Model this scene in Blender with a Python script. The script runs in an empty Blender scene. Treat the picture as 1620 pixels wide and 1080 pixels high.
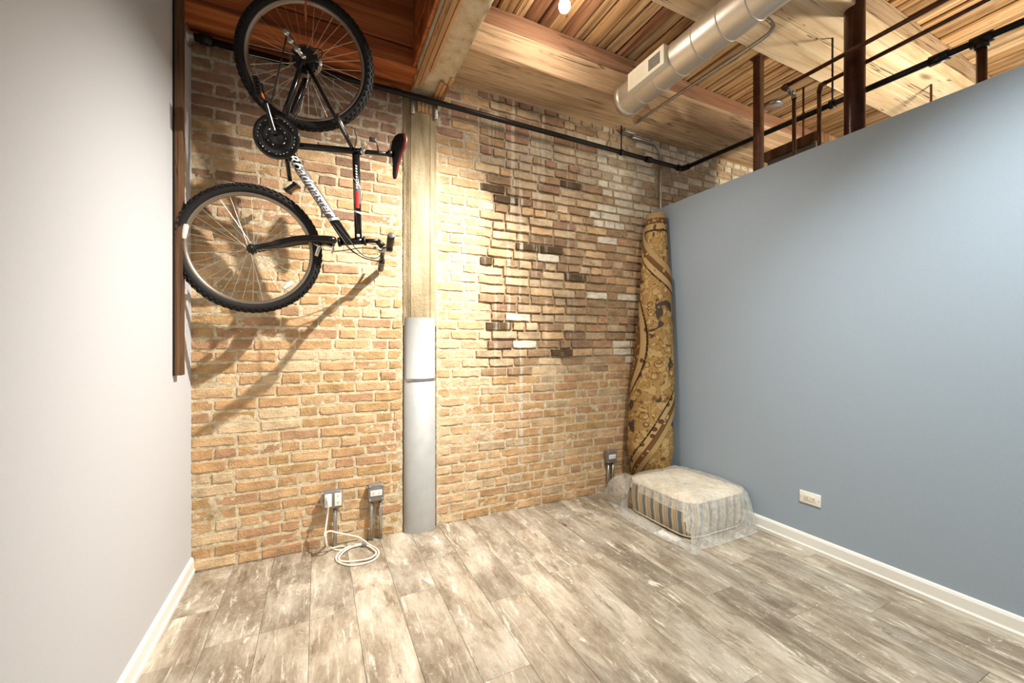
import bpy, bmesh, math, random
import numpy as np
from mathutils import Vector, Matrix, noise as mnoise
random.seed(7); R = math.radians; PI = math.pi
scn = bpy.context.scene; COL = scn.collection

# ------------------------------------------------------------------ camera
F_PX, HOR = 642.0, 543.0
YAW = R(25.6)
CX, CY, CZ = 0.633, -2.807, 1.28
FX, FY = math.sin(YAW), math.cos(YAW)
cam_d = bpy.data.cameras.new('camera'); cam = bpy.data.objects.new('camera', cam_d); COL.objects.link(cam)
cam.location = (CX, CY, CZ); cam.rotation_euler = (PI/2, 0, -YAW)
cam_d.sensor_width = 36; cam_d.lens = F_PX/1620*36; cam_d.shift_y = (HOR-540)/1620; cam_d.clip_start = .02
scn.camera = cam
# ------------------------------------------------------------------ world, lamps, exposure
w = bpy.data.worlds.new('world'); scn.world = w; w.use_nodes = True
w.node_tree.nodes['Background'].inputs[0].default_value = (1.0, .985, .96, 1)
w.node_tree.nodes['Background'].inputs[1].default_value = 0.44
scn.view_settings.view_transform = 'Standard'; scn.view_settings.look = 'None'
scn.view_settings.exposure = 0.36; scn.view_settings.gamma = 1; scn.view_settings.use_curve_mapping = False
def spot(name, loc, target, energy, col=(1, .93, .82), size=150, blend=.7, rad=.03):
    l = bpy.data.lights.new(name, 'SPOT'); l.energy = energy; l.color = col; l.spot_size = R(size); l.spot_blend = blend
    l.shadow_soft_size = rad
    o = bpy.data.objects.new(name, l); COL.objects.link(o); o.location = loc
    o.rotation_euler = (Vector(target)-Vector(loc)).to_track_quat('-Z', 'Y').to_euler(); return o
spot('spot_key', (2.12, -1.37, 3.17), (0.4, 0, .35), 560, col=(1, .965, .91), size=84, blend=1, rad=.018)
spot('spot_mid', (2.25, -2.1, 3.2), (2.2, 0, .5), 70, col=(1, .965, .91), size=100, blend=1, rad=.05)
spot('spot_bulb', (1.97, -.76, 3.21), (2.95, -.85, .0), 60, col=(1, .96, .9), size=112, blend=1, rad=.03)
l = bpy.data.lights.new('bulb_light', 'POINT'); l.energy = 6.5; l.color = (1, .92, .8); l.shadow_soft_size = .035
o = bpy.data.objects.new('bulb_light', l); COL.objects.link(o); o.location = (1.97, -.76, 3.22)
spot('spot_right', (2.2, -2.75, 3.2), (3.39, -2.0, .2), 290, col=(.95, 1.0, .98), size=80, blend=1, rad=.06)
spot('spot_left', (2.1, -2.6, 3.2), (1.0, -1.2, .0), 22, size=140, blend=1, rad=.06)
spot('spot_neighbour', (4.6, -1.9, 2.3), (4.6, -1.3, 3.4), 90, col=(1, .88, .66), size=165, rad=.1)

# ------------------------------------------------------------------ helpers
def ray(px, py):
    u = (px-810)/F_PX; v = (HOR-py)/F_PX
    return Vector((FX+u*FY, FY-u*FX, v))
CAM = Vector((CX, CY, CZ))
def at(px, py, x=None, y=None, z=None):
    d = ray(px, py)
    t = (x-CX)/d.x if x is not None else (y-CY)/d.y if y is not None else (z-CZ)/d.z
    return CAM+d*t
def lin(c):
    return tuple((v/255/12.92 if v/255 <= .04045 else ((v/255+.055)/1.055)**2.4) for v in c)
def link(o, parent=None):
    COL.objects.link(o)
    if parent: o.parent = parent
    return o
def tag(o, label=None, cat=None, group=None, kind=None):
    if label: o['label'] = label
    if cat: o['category'] = cat
    if group: o['group'] = group
    if kind: o['kind'] = kind
    return o
def empty(name, loc, label=None, cat=None, group=None):
    o = bpy.data.objects.new(name, None); o.empty_display_size = .05; o.location = loc; COL.objects.link(o)
    return tag(o, label, cat, group)
class MB:
    def __init__(s): s.v = []; s.f = []; s.m = []; s.smooth = []
    def add(s, vs, fs, mi=0, sm=False):
        n = len(s.v); s.v += [tuple(v) for v in vs]
        for f in fs: s.f.append(tuple(i+n for i in f)); s.m.append(mi); s.smooth.append(sm)
        return s
    def box(s, a, b, mi=0, M=None):
        (x0, y0, z0), (x1, y1, z1) = a, b
        vs = [Vector(p) for p in ((x0,y0,z0),(x1,y0,z0),(x1,y1,z0),(x0,y1,z0),(x0,y0,z1),(x1,y0,z1),(x1,y1,z1),(x0,y1,z1))]
        if M: vs = [M@v for v in vs]
        return s.add(vs, [(0,3,2,1),(4,5,6,7),(0,1,5,4),(1,2,6,5),(2,3,7,6),(3,0,4,7)], mi)
    def bbox(s, a, b, bev=.004, mi=0, M=None):       # bevelled box
        bm = bmesh.new(); bmesh.ops.create_cube(bm, size=1)
        for v in bm.verts:
            v.co = Vector([(a[i]+b[i])/2+v.co[i]*(b[i]-a[i]) for i in range(3)])
        bmesh.ops.bevel(bm, geom=bm.edges[:], offset=bev, segments=2, affect='EDGES', profile=.6)
        bm.verts.ensure_lookup_table()
        vs = [(M@v.co if M else v.co.copy()) for v in bm.verts]; fs = [tuple(v.index for v in f.verts) for f in bm.faces]
        bm.free(); return s.add(vs, fs, mi, True)
    def tube(s, pts, r, n=12, closed=False, caps=True, mi=0, sm=True, sq=1.0):
        P = [Vector(p) for p in pts]; N = len(P)
        rr = r if isinstance(r, (list, tuple)) else [r]*N
        T = []
        for i in range(N):
            a = P[(i-1) % N] if (closed or i > 0) else P[i]; b = P[(i+1) % N] if (closed or i < N-1) else P[i]
            T.append((b-a).normalized())
        up = Vector((0, 0, 1)) if abs(T[0].z) < .9 else Vector((1, 0, 0))
        u = (up-T[0]*up.dot(T[0])).normalized(); vs = []
        for i in range(N):
            u = (u-T[i]*u.dot(T[i])).normalized(); w_ = T[i].cross(u)
            for k in range(n):
                a = 2*PI*k/n; vs.append(P[i]+(u*math.cos(a)+w_*math.sin(a)*sq)*rr[i])
        fs = []
        for i in range(N if closed else N-1):
            j = (i+1) % N
            for k in range(n): fs.append((i*n+k, i*n+(k+1) % n, j*n+(k+1) % n, j*n+k))
        s.add(vs, fs, mi, sm)
        if caps and not closed:
            b = len(s.v)-len(vs)
            s.add([], []); s.f.append(tuple(b+k for k in range(n-1, -1, -1))); s.m.append(mi); s.smooth.append(False)
            s.f.append(tuple(b+(N-1)*n+k for k in range(n))); s.m.append(mi); s.smooth.append(False)
        return s
    def lathe(s, c, axis, prof, n=32, mi=0, e1=None, sm=True):   # prof: (radius, offset along axis)
        ax = Vector(axis).normalized(); e1 = Vector(e1) if e1 else ax.orthogonal(); e1 = (e1-ax*e1.dot(ax)).normalized(); e2 = ax.cross(e1)
        c = Vector(c); vs = []; m = len(prof)
        for k in range(n):
            a = 2*PI*k/n; d = e1*math.cos(a)+e2*math.sin(a)
            for (r_, o_) in prof: vs.append(c+d*r_+ax*o_)
        fs = []
        for k in range(n):
            k2 = (k+1) % n
            for j in range(m-1): fs.append((k*m+j, k2*m+j, k2*m+j+1, k*m+j+1))
        return s.add(vs, fs, mi, sm)
    def mesh(s, name, mats):
        me = bpy.data.meshes.new(name); me.from_pydata([tuple(v) for v in s.v], [], s.f)
        for m_ in (mats if isinstance(mats, (list, tuple)) else [mats]): me.materials.append(m_)
        me.polygons.foreach_set('material_index', s.m); me.polygons.foreach_set('use_smooth', s.smooth); me.update(); return me
    def build(s, name, mats, parent=None):
        o = bpy.data.objects.new(name, s.mesh(name, mats)); link(o, parent)
        if parent and parent.type == 'EMPTY' : o.matrix_parent_inverse = Matrix.Translation(-Vector(parent.location))
        return o
def bez(pts, n=8, closed=False):                    # Catmull-Rom
    P = [Vector(p) for p in pts]; out = []; N = len(P)
    for i in range(N if closed else N-1):
        g = (lambda j: P[j % N]) if closed else (lambda j: P[max(0, min(N-1, j))])
        a, b, c, d = g(i-1), g(i), g(i+1), g(i+2)
        for k in range(n):
            t = k/n; out.append(.5*((2*b)+(c-a)*t+(2*a-5*b+4*c-d)*t*t+(3*b-a-3*c+d)*t**3))
    if not closed: out.append(P[-1])
    return out

# ------------------------------------------------------------------ materials
class NT:
    def __init__(s, name):
        s.mat = bpy.data.materials.new(name); s.mat.use_nodes = True; s.nt = s.mat.node_tree
        s.b = s.nt.nodes['Principled BSDF']
    def n(s, t, **kw):
        nd = s.nt.nodes.new('ShaderNode'+t)
        for k, v in kw.items():
            if hasattr(nd, k): setattr(nd, k, v)
        return nd
    def set(s, sock, v):
        if hasattr(v, 'is_output'): s.nt.links.new(v, sock)
        elif isinstance(v, (tuple, list)) and len(v) == 3 and sock.type == 'RGBA': sock.default_value = (*v, 1)
        else: sock.default_value = v
    def pos(s): return s.n('NewGeometry').outputs['Position']
    def objc(s): return s.n('TexCoord').outputs['Object']
    def rnd(s): return s.n('ObjectInfo').outputs['Random']
    def mapping(s, vec, scale=(1,1,1), loc=(0,0,0)):
        m = s.n('Mapping'); s.set(m.inputs[0], vec); m.inputs['Scale'].default_value = scale; s.set(m.inputs['Location'], loc); return m.outputs[0]
    def noise(s, vec, scale=5, det=4, rough=.6, dist=0):
        m = s.n('TexNoise'); s.set(m.inputs['Vector'], vec); m.inputs['Scale'].default_value = scale; m.inputs['Detail'].default_value = det
        m.inputs['Roughness'].default_value = rough; m.inputs['Distortion'].default_value = dist; return m.outputs['Fac']
    def voro(s, vec, scale=5, feat='F1', out='Distance'):
        m = s.n('TexVoronoi'); m.feature = feat; s.set(m.inputs['Vector'], vec); m.inputs['Scale'].default_value = scale; return m.outputs[out]
    def wave(s, vec, scale, dist=2, det=2, dsc=1, direction='X'):
        m = s.n('TexWave'); m.bands_direction = direction; s.set(m.inputs['Vector'], vec); m.inputs['Scale'].default_value = scale
        m.inputs['Distortion'].default_value = dist; m.inputs['Detail'].default_value = det; m.inputs['Detail Scale'].default_value = dsc; return m.outputs['Fac']
    def ramp(s, fac, stops, interp='LINEAR'):
        m = s.n('ValToRGB'); cr = m.color_ramp; cr.interpolation = interp
        while len(cr.elements) < len(stops): cr.elements.new(.5)
        for e, (p, c) in zip(cr.elements, stops):
            e.position = p; e.color = (*c, 1) if isinstance(c, (tuple, list)) else (c, c, c, 1)
        s.set(m.inputs[0], fac); return m.outputs[0]
    def mix(s, fac, a, b, mode='MIX'):
        m = s.n('Mix'); m.data_type = 'RGBA'; m.blend_type = mode
        s.set(m.inputs[0], fac); s.set(m.inputs[6], a); s.set(m.inputs[7], b); return m.outputs[2]
    def math(s, op, a, b=0.0, c=0.0, clamp=False):
        m = s.n('Math'); m.operation = op; m.use_clamp = clamp
        s.set(m.inputs[0], a); s.set(m.inputs[1], b)
        if op in ('SMOOTHSTEP',): pass
        if len(m.inputs) > 2: s.set(m.inputs[2], c)
        return m.outputs[0]
    def xyz(s, vec):
        m = s.n('SeparateXYZ'); s.set(m.inputs[0], vec); return m.outputs
    def comb(s, x, y, z):
        m = s.n('CombineXYZ'); s.set(m.inputs[0], x); s.set(m.inputs[1], y); s.set(m.inputs[2], z); return m.outputs[0]
    def vadd(s, a, b, op='ADD'):
        m = s.n('VectorMath'); m.operation = op; s.set(m.inputs[0], a); s.set(m.inputs[1], b); return m.outputs[0]
    def rng(s, v, a, b, c=0.0, d=1.0):
        m = s.n('MapRange'); m.interpolation_type = 'SMOOTHSTEP'; s.set(m.inputs[0], v)
        for i, x in enumerate((a, b, c, d)): m.inputs[1+i].default_value = x
        return m.outputs[0]
    def bump(s, h, dist=.01, strength=1.0):
        m = s.n('Bump'); m.inputs['Strength'].default_value = strength; m.inputs['Distance'].default_value = dist; s.set(m.inputs['Height'], h)
        s.nt.links.new(m.outputs[0], s.b.inputs['Normal'])
    def fin(s, col=None, rough=.8, metal=0.0, spec=.3):
        if col is not None: s.set(s.b.inputs['Base Color'], col)
        s.set(s.b.inputs['Roughness'], rough); s.set(s.b.inputs['Metallic'], metal); s.b.inputs['Specular IOR Level'].default_value = spec
        return s.mat
def plain(name, rgb, rough=.6, metal=0.0, spec=.4, nz=0.0, nsc=30, bump=0.0):
    t = NT(name); c = lin(rgb)
    if nz:
        f = t.noise(t.pos(), nsc, 4); col = t.ramp(f, [(.3, tuple(v*(1-nz) for v in c)), (.7, tuple(min(1, v*(1+nz)) for v in c))])
    else: col = c
    if bump: t.bump(t.noise(t.pos(), nsc*4, 3), bump)
    return t.fin(col, rough, metal, spec)
def stain(t, col):                                   # lime streaks that ran down the wall long ago
    p = t.pos(); s = t.xyz(p)
    st = t.noise(t.comb(t.math('MULTIPLY', s[0], 13), 0, t.math('MULTIPLY', s[2], .55)), 1.0, 3, .6)
    zone = t.math('MULTIPLY', t.rng(s[0], 1.62, 1.95), t.rng(s[0], 2.75, 2.35)); zone = t.math('MULTIPLY', zone, t.rng(s[2], .15, .5))
    f = t.math('MULTIPLY', t.rng(st, .53, .6), zone); f = t.math('MULTIPLY', f, t.math('MULTIPLY', t.rng(t.noise(p, 9, 4), .3, .62), .8))
    return t.mix(f, col, lin((222, 208, 186)))
def brick_mat(name, rgb, dark=.22):
    t = NT(name); p = t.pos(); c = lin(rgb); cell = t.mapping(p, (9, 1, 15))
    big = t.noise(cell, 1.0, 3, .6)
    col = t.ramp(big, [(.25, tuple(v*.6 for v in c)), (.5, c), (.75, tuple(min(1, v*1.35) for v in c))])
    grit = t.noise(p, 85, 5, .75)
    col = t.mix(t.rng(grit, .55, .7, 0, .6), col, tuple(min(1, v*1.6+.04) for v in c))
    pit = t.noise(p, 120, 3, .6); blot = t.noise(p, 26, 4, .65)
    col = t.mix(t.rng(pit, .36, .27, 0, .8), col, tuple(v*.3 for v in c))
    col = t.mix(t.rng(blot, .58, .75, 0, dark*2.2), col, lin((96, 70, 46)))
    lime = t.noise(p, 14, 6, .7); col = t.mix(t.rng(lime, .6, .76, 0, .65), col, lin((222, 202, 166)))
    col = stain(t, col)
    h = t.math('ADD', t.math('MULTIPLY', grit, .5), t.math('ADD', blot, t.math('MULTIPLY', pit, .8))); t.bump(h, .006, .9)
    return t.fin(col, .92, 0, .15)
def mortar_mat(name):
    t = NT(name); p = t.pos(); s = t.xyz(p)
    wob = t.math('ADD', s[0], t.math('MULTIPLY', t.math('SUBTRACT', t.noise(p, 3, 3), .5), .35))
    wz = t.math('ADD', s[2], t.math('MULTIPLY', t.math('SUBTRACT', t.noise(p, 2.3, 3), .5), .5))
    old = t.math('MULTIPLY', t.rng(wob, 1.68, 1.84), t.rng(wz, .95, 1.25))
    top = t.rng(wz, 2.45, 2.75)
    n1 = t.noise(p, 40, 5, .7)
    cream = t.ramp(n1, [(.3, lin((182, 160, 124))), (.52, lin((220, 202, 168))), (.75, lin((240, 228, 202)))])
    grey = t.ramp(n1, [(.3, lin((138, 118, 90))), (.7, lin((192, 170, 136)))])
    wht = t.ramp(n1, [(.3, lin((166, 150, 130))), (.7, lin((224, 212, 194)))])
    col = t.mix(old, cream, grey); col = t.mix(t.math('MULTIPLY', top, .85), col, wht)
    moss = t.math('MULTIPLY', t.rng(s[0], .32, .05), t.rng(t.noise(p, 8, 4), .5, .68)); col = t.mix(t.math('MULTIPLY', moss, .6), col, lin((134, 122, 70)))
    crack = t.noise(p, 60, 4, .7); col = t.mix(t.rng(crack, .32, .24, 0, .8), col, lin((84, 62, 40)))
    col = stain(t, col)
    t.bump(t.math('ADD', n1, t.noise(p, 130, 4, .7)), .007, .8)
    return t.fin(col, .95, 0, .1)
def wood_mat(name, dark, mid, light, axis='Y', sc=1.0, grain=1.0, wear=0.0, wearcol=(222, 210, 190), rough=.75, use_rnd=True, bump=.004):
    t = NT(name); o = t.objc()
    if use_rnd: o = t.vadd(o, t.comb(t.math('MULTIPLY', t.rnd(), 37), t.math('MULTIPLY', t.rnd(), 91), t.math('MULTIPLY', t.rnd(), 53)))
    k = [14*sc]*3; k['XYZ'.index(axis)] = .9*sc; k2 = [70*sc]*3; k2['XYZ'.index(axis)] = 2.2*sc
    g = t.noise(t.mapping(o, tuple(k)), 1, 4, .6, .8); fine = t.noise(t.mapping(o, tuple(k2)), 1, 4, .65, .3)
    col = t.ramp(g, [(.28, lin(dark)), (.5, lin(mid)), (.72, lin(light))])
    col = t.mix(t.rng(fine, .44, .3, 0, .75*grain), col, tuple(v*.45 for v in lin(dark)))
    col = t.mix(t.rng(fine, .56, .74, 0, .45*grain), col, lin(light))
    blot = t.noise(o, 3.2*sc, 4, .6); col = t.mix(t.rng(blot, .52, .78, 0, .5), col, lin(dark))
    kn = [9*sc]*3; kn['XYZ'.index(axis)] = 2.6*sc
    kv = t.voro(t.mapping(o, tuple(kn)), .55); col = t.mix(t.rng(kv, .13, .05, 0, .8), col, tuple(v*.4 for v in lin(dark)))
    kc = [22*sc]*3; kc['XYZ'.index(axis)] = .55*sc
    ck_ = t.noise(t.mapping(o, tuple(kc), (3, 7, 1)), 1, 3, .6, .6); col = t.mix(t.math('MULTIPLY', t.rng(t.math('ABSOLUTE', t.math('SUBTRACT', ck_, .5)), .012, .004), t.rng(blot, .42, .56, 0, .85)), col, tuple(v*.25 for v in lin(dark)))
    if wear:
        wn = t.noise(t.mapping(o, tuple(v*.35 for v in k)), 1, 5, .7); col = t.mix(t.rng(wn, .5, .72, 0, wear), col, lin(wearcol))
    if use_rnd:
        col = t.mix(1.0, col, t.ramp(t.rnd(), [(0, .62), (1, 1.0)]), 'MULTIPLY')
    t.bump(t.math('ADD', g, t.math('MULTIPLY', fine, .7)), bump, .8)
    return t.fin(col, rough, 0, .25)
M = {}
BR = {k: brick_mat('brick_'+k, c, d) for k, c, d in (
    ('gold', (198, 158, 114), .2), ('tan', (206, 170, 128), .15), ('ochre', (190, 154, 108), .2), ('rust', (188, 148, 112), .25), ('pale', (214, 186, 148), .1),
    ('dun', (154, 122, 98), .3), ('rose', (170, 134, 110), .3), ('peach', (208, 174, 136), .08),
    ('brown', (164, 134, 102), .35), ('sand', (192, 166, 132), .25), ('soot', (92, 74, 54), .6), ('lime', (226, 214, 192), .15), ('grey', (188, 168, 142), .25))}
BK = list(BR)
M['mortar'] = mortar_mat('lime_mortar')
M['wall_left'] = plain('wall_paint_grey_white', (197, 197, 198), .75, 0, .25, .015, 120, .0004)
M['wall_blue'] = plain('wall_paint_blue', (155, 168, 180), .6, 0, .35, .03, 160, .0005)
M['white_trim'] = plain('white_gloss_trim', (238, 236, 228), .4, 0, .5)
M['black_iron'] = plain('black_iron', (26, 24, 23), .38, .3, .5, .2, 60, .0006)
M['rust_iron'] = plain('brown_painted_iron', (84, 50, 34), .4, .35, .5, .45, 18, .0006)
M['oxide_iron'] = plain('dark_red_oxide_iron', (62, 26, 18), .28, .3, .6, .5, 14, .0006)
M['zinc'] = plain('galvanised_steel', (176, 174, 170), .34, .85, .5, .12, 26)
M['duct'] = plain('duct_steel', (214, 206, 194), .42, .75, .5, .05, 9)
M['jacket'] = plain('sheet_metal_jacket', (172, 172, 168), .55, .12, .4, .07, 12)
M['box_grey'] = plain('cast_grey_box', (138, 134, 128), .5, .4, .4, .1, 60)
M['white_plastic'] = plain('white_plastic', (240, 238, 230), .4, 0, .5)
M['cream_plastic'] = plain('cream_plastic', (232, 224, 204), .4, 0, .5)
M['dark'] = plain('dark_slot', (22, 20, 18), .7)
M['cord'] = plain('white_cord', (236, 226, 206), .5, 0, .4)
M['bike_black'] = plain('gloss_black_paint', (20, 18, 17), .18, .1, .6)
M['bike_satin'] = plain('satin_black', (24, 22, 21), .42, .1, .5)
M['bike_grey'] = plain('silver_grey_paint', (112, 106, 103), .3, .4, .5)
M['rubber'] = plain('tyre_rubber', (25, 21, 18), .72, 0, .35, .25, 90)
M['chrome'] = plain('chrome', (205, 200, 192), .2, 1, .5)
M['rim'] = plain('alloy_rim', (158, 142, 124), .32, .8, .5)
M['spoke'] = plain('spoke_steel', (222, 212, 196), .25, .9, .5)
M['reflector_w'] = plain('clear_reflector', (228, 222, 206), .25, 0, .6)
M['reflector_o'] = plain('orange_reflector', (228, 120, 24), .3, 0, .6)
M['saddle_red'] = plain('dark_red_vinyl', (88, 30, 22), .38, 0, .5, .2, 120)
M['decal_white'] = plain('white_decal', (232, 230, 226), .4)
M['decal_red'] = plain('red_decal', (206, 52, 46), .4)
M['guard'] = plain('smoky_disc', (120, 92, 66), .3, 0, .5)
M['copper_hook'] = plain('orange_coated_hook', (184, 92, 50), .45, .2)
M['strip_wood'] = wood_mat('bronze_brown_board', (72, 50, 34), (104, 74, 50), (140, 104, 72), 'Z', 1, .6, use_rnd=False)

t = NT('vinyl_floor_plank'); o = t.objc(); rn = t.rnd()
o = t.vadd(o, t.comb(t.math('MULTIPLY', rn, 61), t.math('MULTIPLY', rn, 173), 0))
g1 = t.noise(t.mapping(o, (6, 1.8, 1)), 1, 7, .75, .25); g2 = t.noise(t.mapping(o, (46, 3.2, 1)), 1, 5, .7, .4); g3 = t.noise(t.mapping(o, (15, 3.0, 1)), 1, 7, .78, .4)
blk = t.noise(t.mapping(o, (2.4, 2.4, 1)), 1, 2, .5)
col = t.ramp(g1, [(.3, lin((128, 113, 95))), (.45, lin((168, 154, 136))), (.55, lin((198, 187, 170))), (.68, lin((226, 218, 204)))])
vb = t.n('TexVoronoi'); vb.distance = 'CHEBYCHEV'; t.set(vb.inputs['Vector'], t.mapping(o, (5.2, 2.0, 1))); vb.inputs['Scale'].default_value = 1.0
col = t.mix(1.0, col, t.ramp(t.xyz(vb.outputs['Color'])[0], [(0, .74), (.5, .92), (1, 1.06)]), 'MULTIPLY')
col = t.mix(1.0, col, t.ramp(rn, [(0, .78), (.5, .88), (1, .95)]), 'MULTIPLY')
hair = t.noise(t.mapping(o, (60, 9, 1)), 1, 6, .8, 1.0); col = t.mix(t.rng(hair, .6, .68, 0, .7), col, lin((240, 234, 222))); col = t.mix(t.rng(hair, .36, .3, 0, .55), col, lin((104, 88, 70)))
col = t.mix(t.rng(g2, .56, .68, 0, .55), col, lin((232, 224, 208)))
col = t.mix(t.rng(g3, .45, .33, 0, .8), col, lin((112, 94, 74)))
col = t.mix(t.rng(g3, .56, .66, 0, .8), col, lin((238, 231, 217)))
scr = t.noise(t.mapping(o, (14, 30, 1)), 1, 5, .7, 2.5); col = t.mix(t.math('MULTIPLY', t.rng(scr, .6, .68, 0, .6), t.rng(blk, .45, .6)), col, lin((240, 234, 220)))
crk = t.noise(t.mapping(o, (34, 3.0, 1), (4, 9, 0)), 1, 3, .6, .3); col = t.mix(t.math('MULTIPLY', t.rng(crk, .31, .27), t.rng(blk, .5, .56)), col, lin((58, 44, 32)))
t.bump(t.math('ADD', g2, g3), .0015, .6)
col = t.mix(1.0, col, (1.0, .975, .925), 'MULTIPLY')
M['plank'] = t.fin(col, t.ramp(g2, [(.3, .5), (.7, .38)]), 0, .4)
M['deck'] = wood_mat('ceiling_deck_wood', (118, 82, 50), (186, 144, 98), (228, 194, 148), 'Y', 1.0, 1.0, .4, (236, 220, 190), .6, True, .008)
M['deck_red'] = wood_mat('ceiling_deck_red', (92, 56, 38), (146, 100, 70), (196, 154, 118), 'Y', 1.0, 1.0, .4, (214, 190, 160), .6, True, .008)
M['beam'] = wood_mat('timber_beam_tan', (154, 122, 92), (202, 170, 134), (226, 200, 168), 'X', .7, .9, .55, (226, 206, 178), .75, False)
M['beam_pale'] = wood_mat('timber_beam_pale', (168, 140, 108), (210, 184, 150), (232, 214, 188), 'X', .7, .8, .65, (232, 222, 206), .75, False)
M['beam_red'] = wood_mat('timber_beam_red', (104, 50, 24), (164, 88, 44), (204, 130, 74), 'X', .8, .8, .1, (220, 180, 130), .6, False)
M['beam_brown'] = wood_mat('timber_beam_brown', (110, 78, 58), (158, 116, 88), (186, 146, 116), 'X', .7, .6, .4, (190, 140, 120), .7, False)
M['strip'] = wood_mat('pale_strip_wood', (160, 108, 68), (206, 156, 108), (226, 184, 140), 'Y', 1, .5, .2, rough=.7, use_rnd=True)
t = NT('crumbling_plaster'); p = t.pos(); a_ = t.noise(p, 11, 6, .7); b_ = t.noise(p, 55, 5, .7)
col = t.ramp(a_, [(.3, lin((184, 152, 116))), (.45, lin((224, 202, 166))), (.7, lin((242, 228, 200)))]); col = t.mix(t.rng(b_, .38, .26, 0, .8), col, lin((92, 66, 44)))
t.bump(t.math('ADD', a_, b_), .02, .9); M['plaster'] = t.fin(col, .95, 0, .1)
t = NT('weathered_concrete'); p = t.pos(); a_ = t.noise(t.mapping(p, (9, 9, 1.6)), 1, 5, .65); b_ = t.noise(p, 70, 4, .7)
col = t.ramp(a_, [(.3, lin((132, 114, 84))), (.5, lin((170, 152, 120))), (.7, lin((198, 184, 154)))]); col = t.mix(t.rng(b_, .36, .26, 0, .6), col, lin((110, 90, 62)))
t.bump(t.math('ADD', a_, b_), .008, .8); M['concrete'] = t.fin(col, .9, 0, .15)

# ------------------------------------------------------------------ the setting
W = 3.39; DECK = 3.465; COLX0, COLX1 = 1.154, 1.385; PT = .12; PH = 2.485
fl = MB().box((-.15, -4.6, -.1), (6.8, .12, -.007)).build('floor', M['dark']); tag(fl, kind='structure')
pw, pl = .2, .95
mbp = MB().bbox((-pw/2+.0006, -pl/2+.0006, -.007), (pw/2-.0006, pl/2-.0006, 0), .0012); plank_me = mbp.mesh('plank', M['plank'])
rs = random.Random(3)
nx = int(W/pw)+1
for i in range(nx):
    x0 = i*pw; x1 = min(W, x0+pw); y = 0.0; first = True
    while y > -4.3:
        L = pl if not first else pl*rs.choice([.3, .45, .6, .75, .9, 1.0]); first = False
        ob = bpy.data.objects.new('plank', plank_me); link(ob, fl); ob.location = ((x0+x1)/2, y-L/2, rs.uniform(-.0003, .0003)); ob.scale = ((x1-x0)/pw, L/pl, 1)
        y -= L
# left wall, baseboards, partition
tag(MB().box((-.15, -4.6, 0), (0, .12, 3.6)).build('wall_left', M['wall_left']), kind='structure')
tag(MB().box((W, -4.6, 0), (W+PT, -.002, PH)).build('wall_right', M['wall_blue']), kind='structure')
def base(name, pts, ax):
    mb = MB(); prof = [(0, 0), (.017, 0), (.017, .006), (.019, .02), (.013, .03), (.013, .078), (.008, .09), (0, .094)]
    n = len(prof); vs = []
    for yv in (-4.5, -.006):
        for (d, z) in prof: vs.append(((d if ax > 0 else W-d), yv, z))
    fs = [(j, j+1, n+j+1, n+j) for j in range(n-1)]+[tuple(range(n))[::-1], tuple(range(n, 2*n))]
    mb.add(vs, fs); return tag(mb.build(name, M['white_trim']), kind='structure')
base('baseboard_left', None, 1); base('baseboard_right', None, -1)

# ---- brick wall in two bays
CH = .0688
def zone(x, z, bay):
    if bay == 'l':
        if z > 2.55: return [('dun', 5), ('rose', 3), ('brown', 2)]  # top bricks duller: shadow up there and grey mortar cover put into their colour
        return [('gold', 5), ('tan', 4), ('ochre', 3), ('rust', 2), ('pale', 2)] if z < 1.9 else [('gold', 3), ('tan', 4), ('rust', 3), ('dun', 3), ('pale', 1)]
    if x > 2.75 and z > 2.3: return [('lime', 7), ('grey', 4), ('sand', 2)]
    if x < 1.75: return [('peach', 5), ('pale', 3), ('tan', 3), ('gold', 1)] if z < 2.6 else [('tan', 3), ('ochre', 2), ('rose', 2)]
    if z > 2.62: return [('rose', 2), ('grey', 3), ('sand', 3), ('brown', 2)]
    if z < 1.05: return [('gold', 4), ('ochre', 4), ('sand', 3), ('rust', 2), ('tan', 3)]
    if x < 2.75: return [('sand', 6), ('brown', 5), ('tan', 3), ('soot', 1.3), ('lime', .6), ('dun', 2), ('pale', 3)]
    return [('brown', 5), ('sand', 3), ('tan', 3), ('rust', 2), ('soot', .5), ('lime', .9)]
def oldness(x, z):
    s_ = lambda v, a, b: max(0, min(1, (v-a)/(b-a)))
    w1, w2 = mnoise.noise((x*2.1, z*2.1, 4))*.28, mnoise.noise((x*3, z*5, 9))*.07
    return s_(x+w2, 1.70, 1.8)*s_(z+w1, .98, 1.2)*(1-.55*s_(x+w1, 2.7, 3.0))
vr = random.Random(11)
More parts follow.
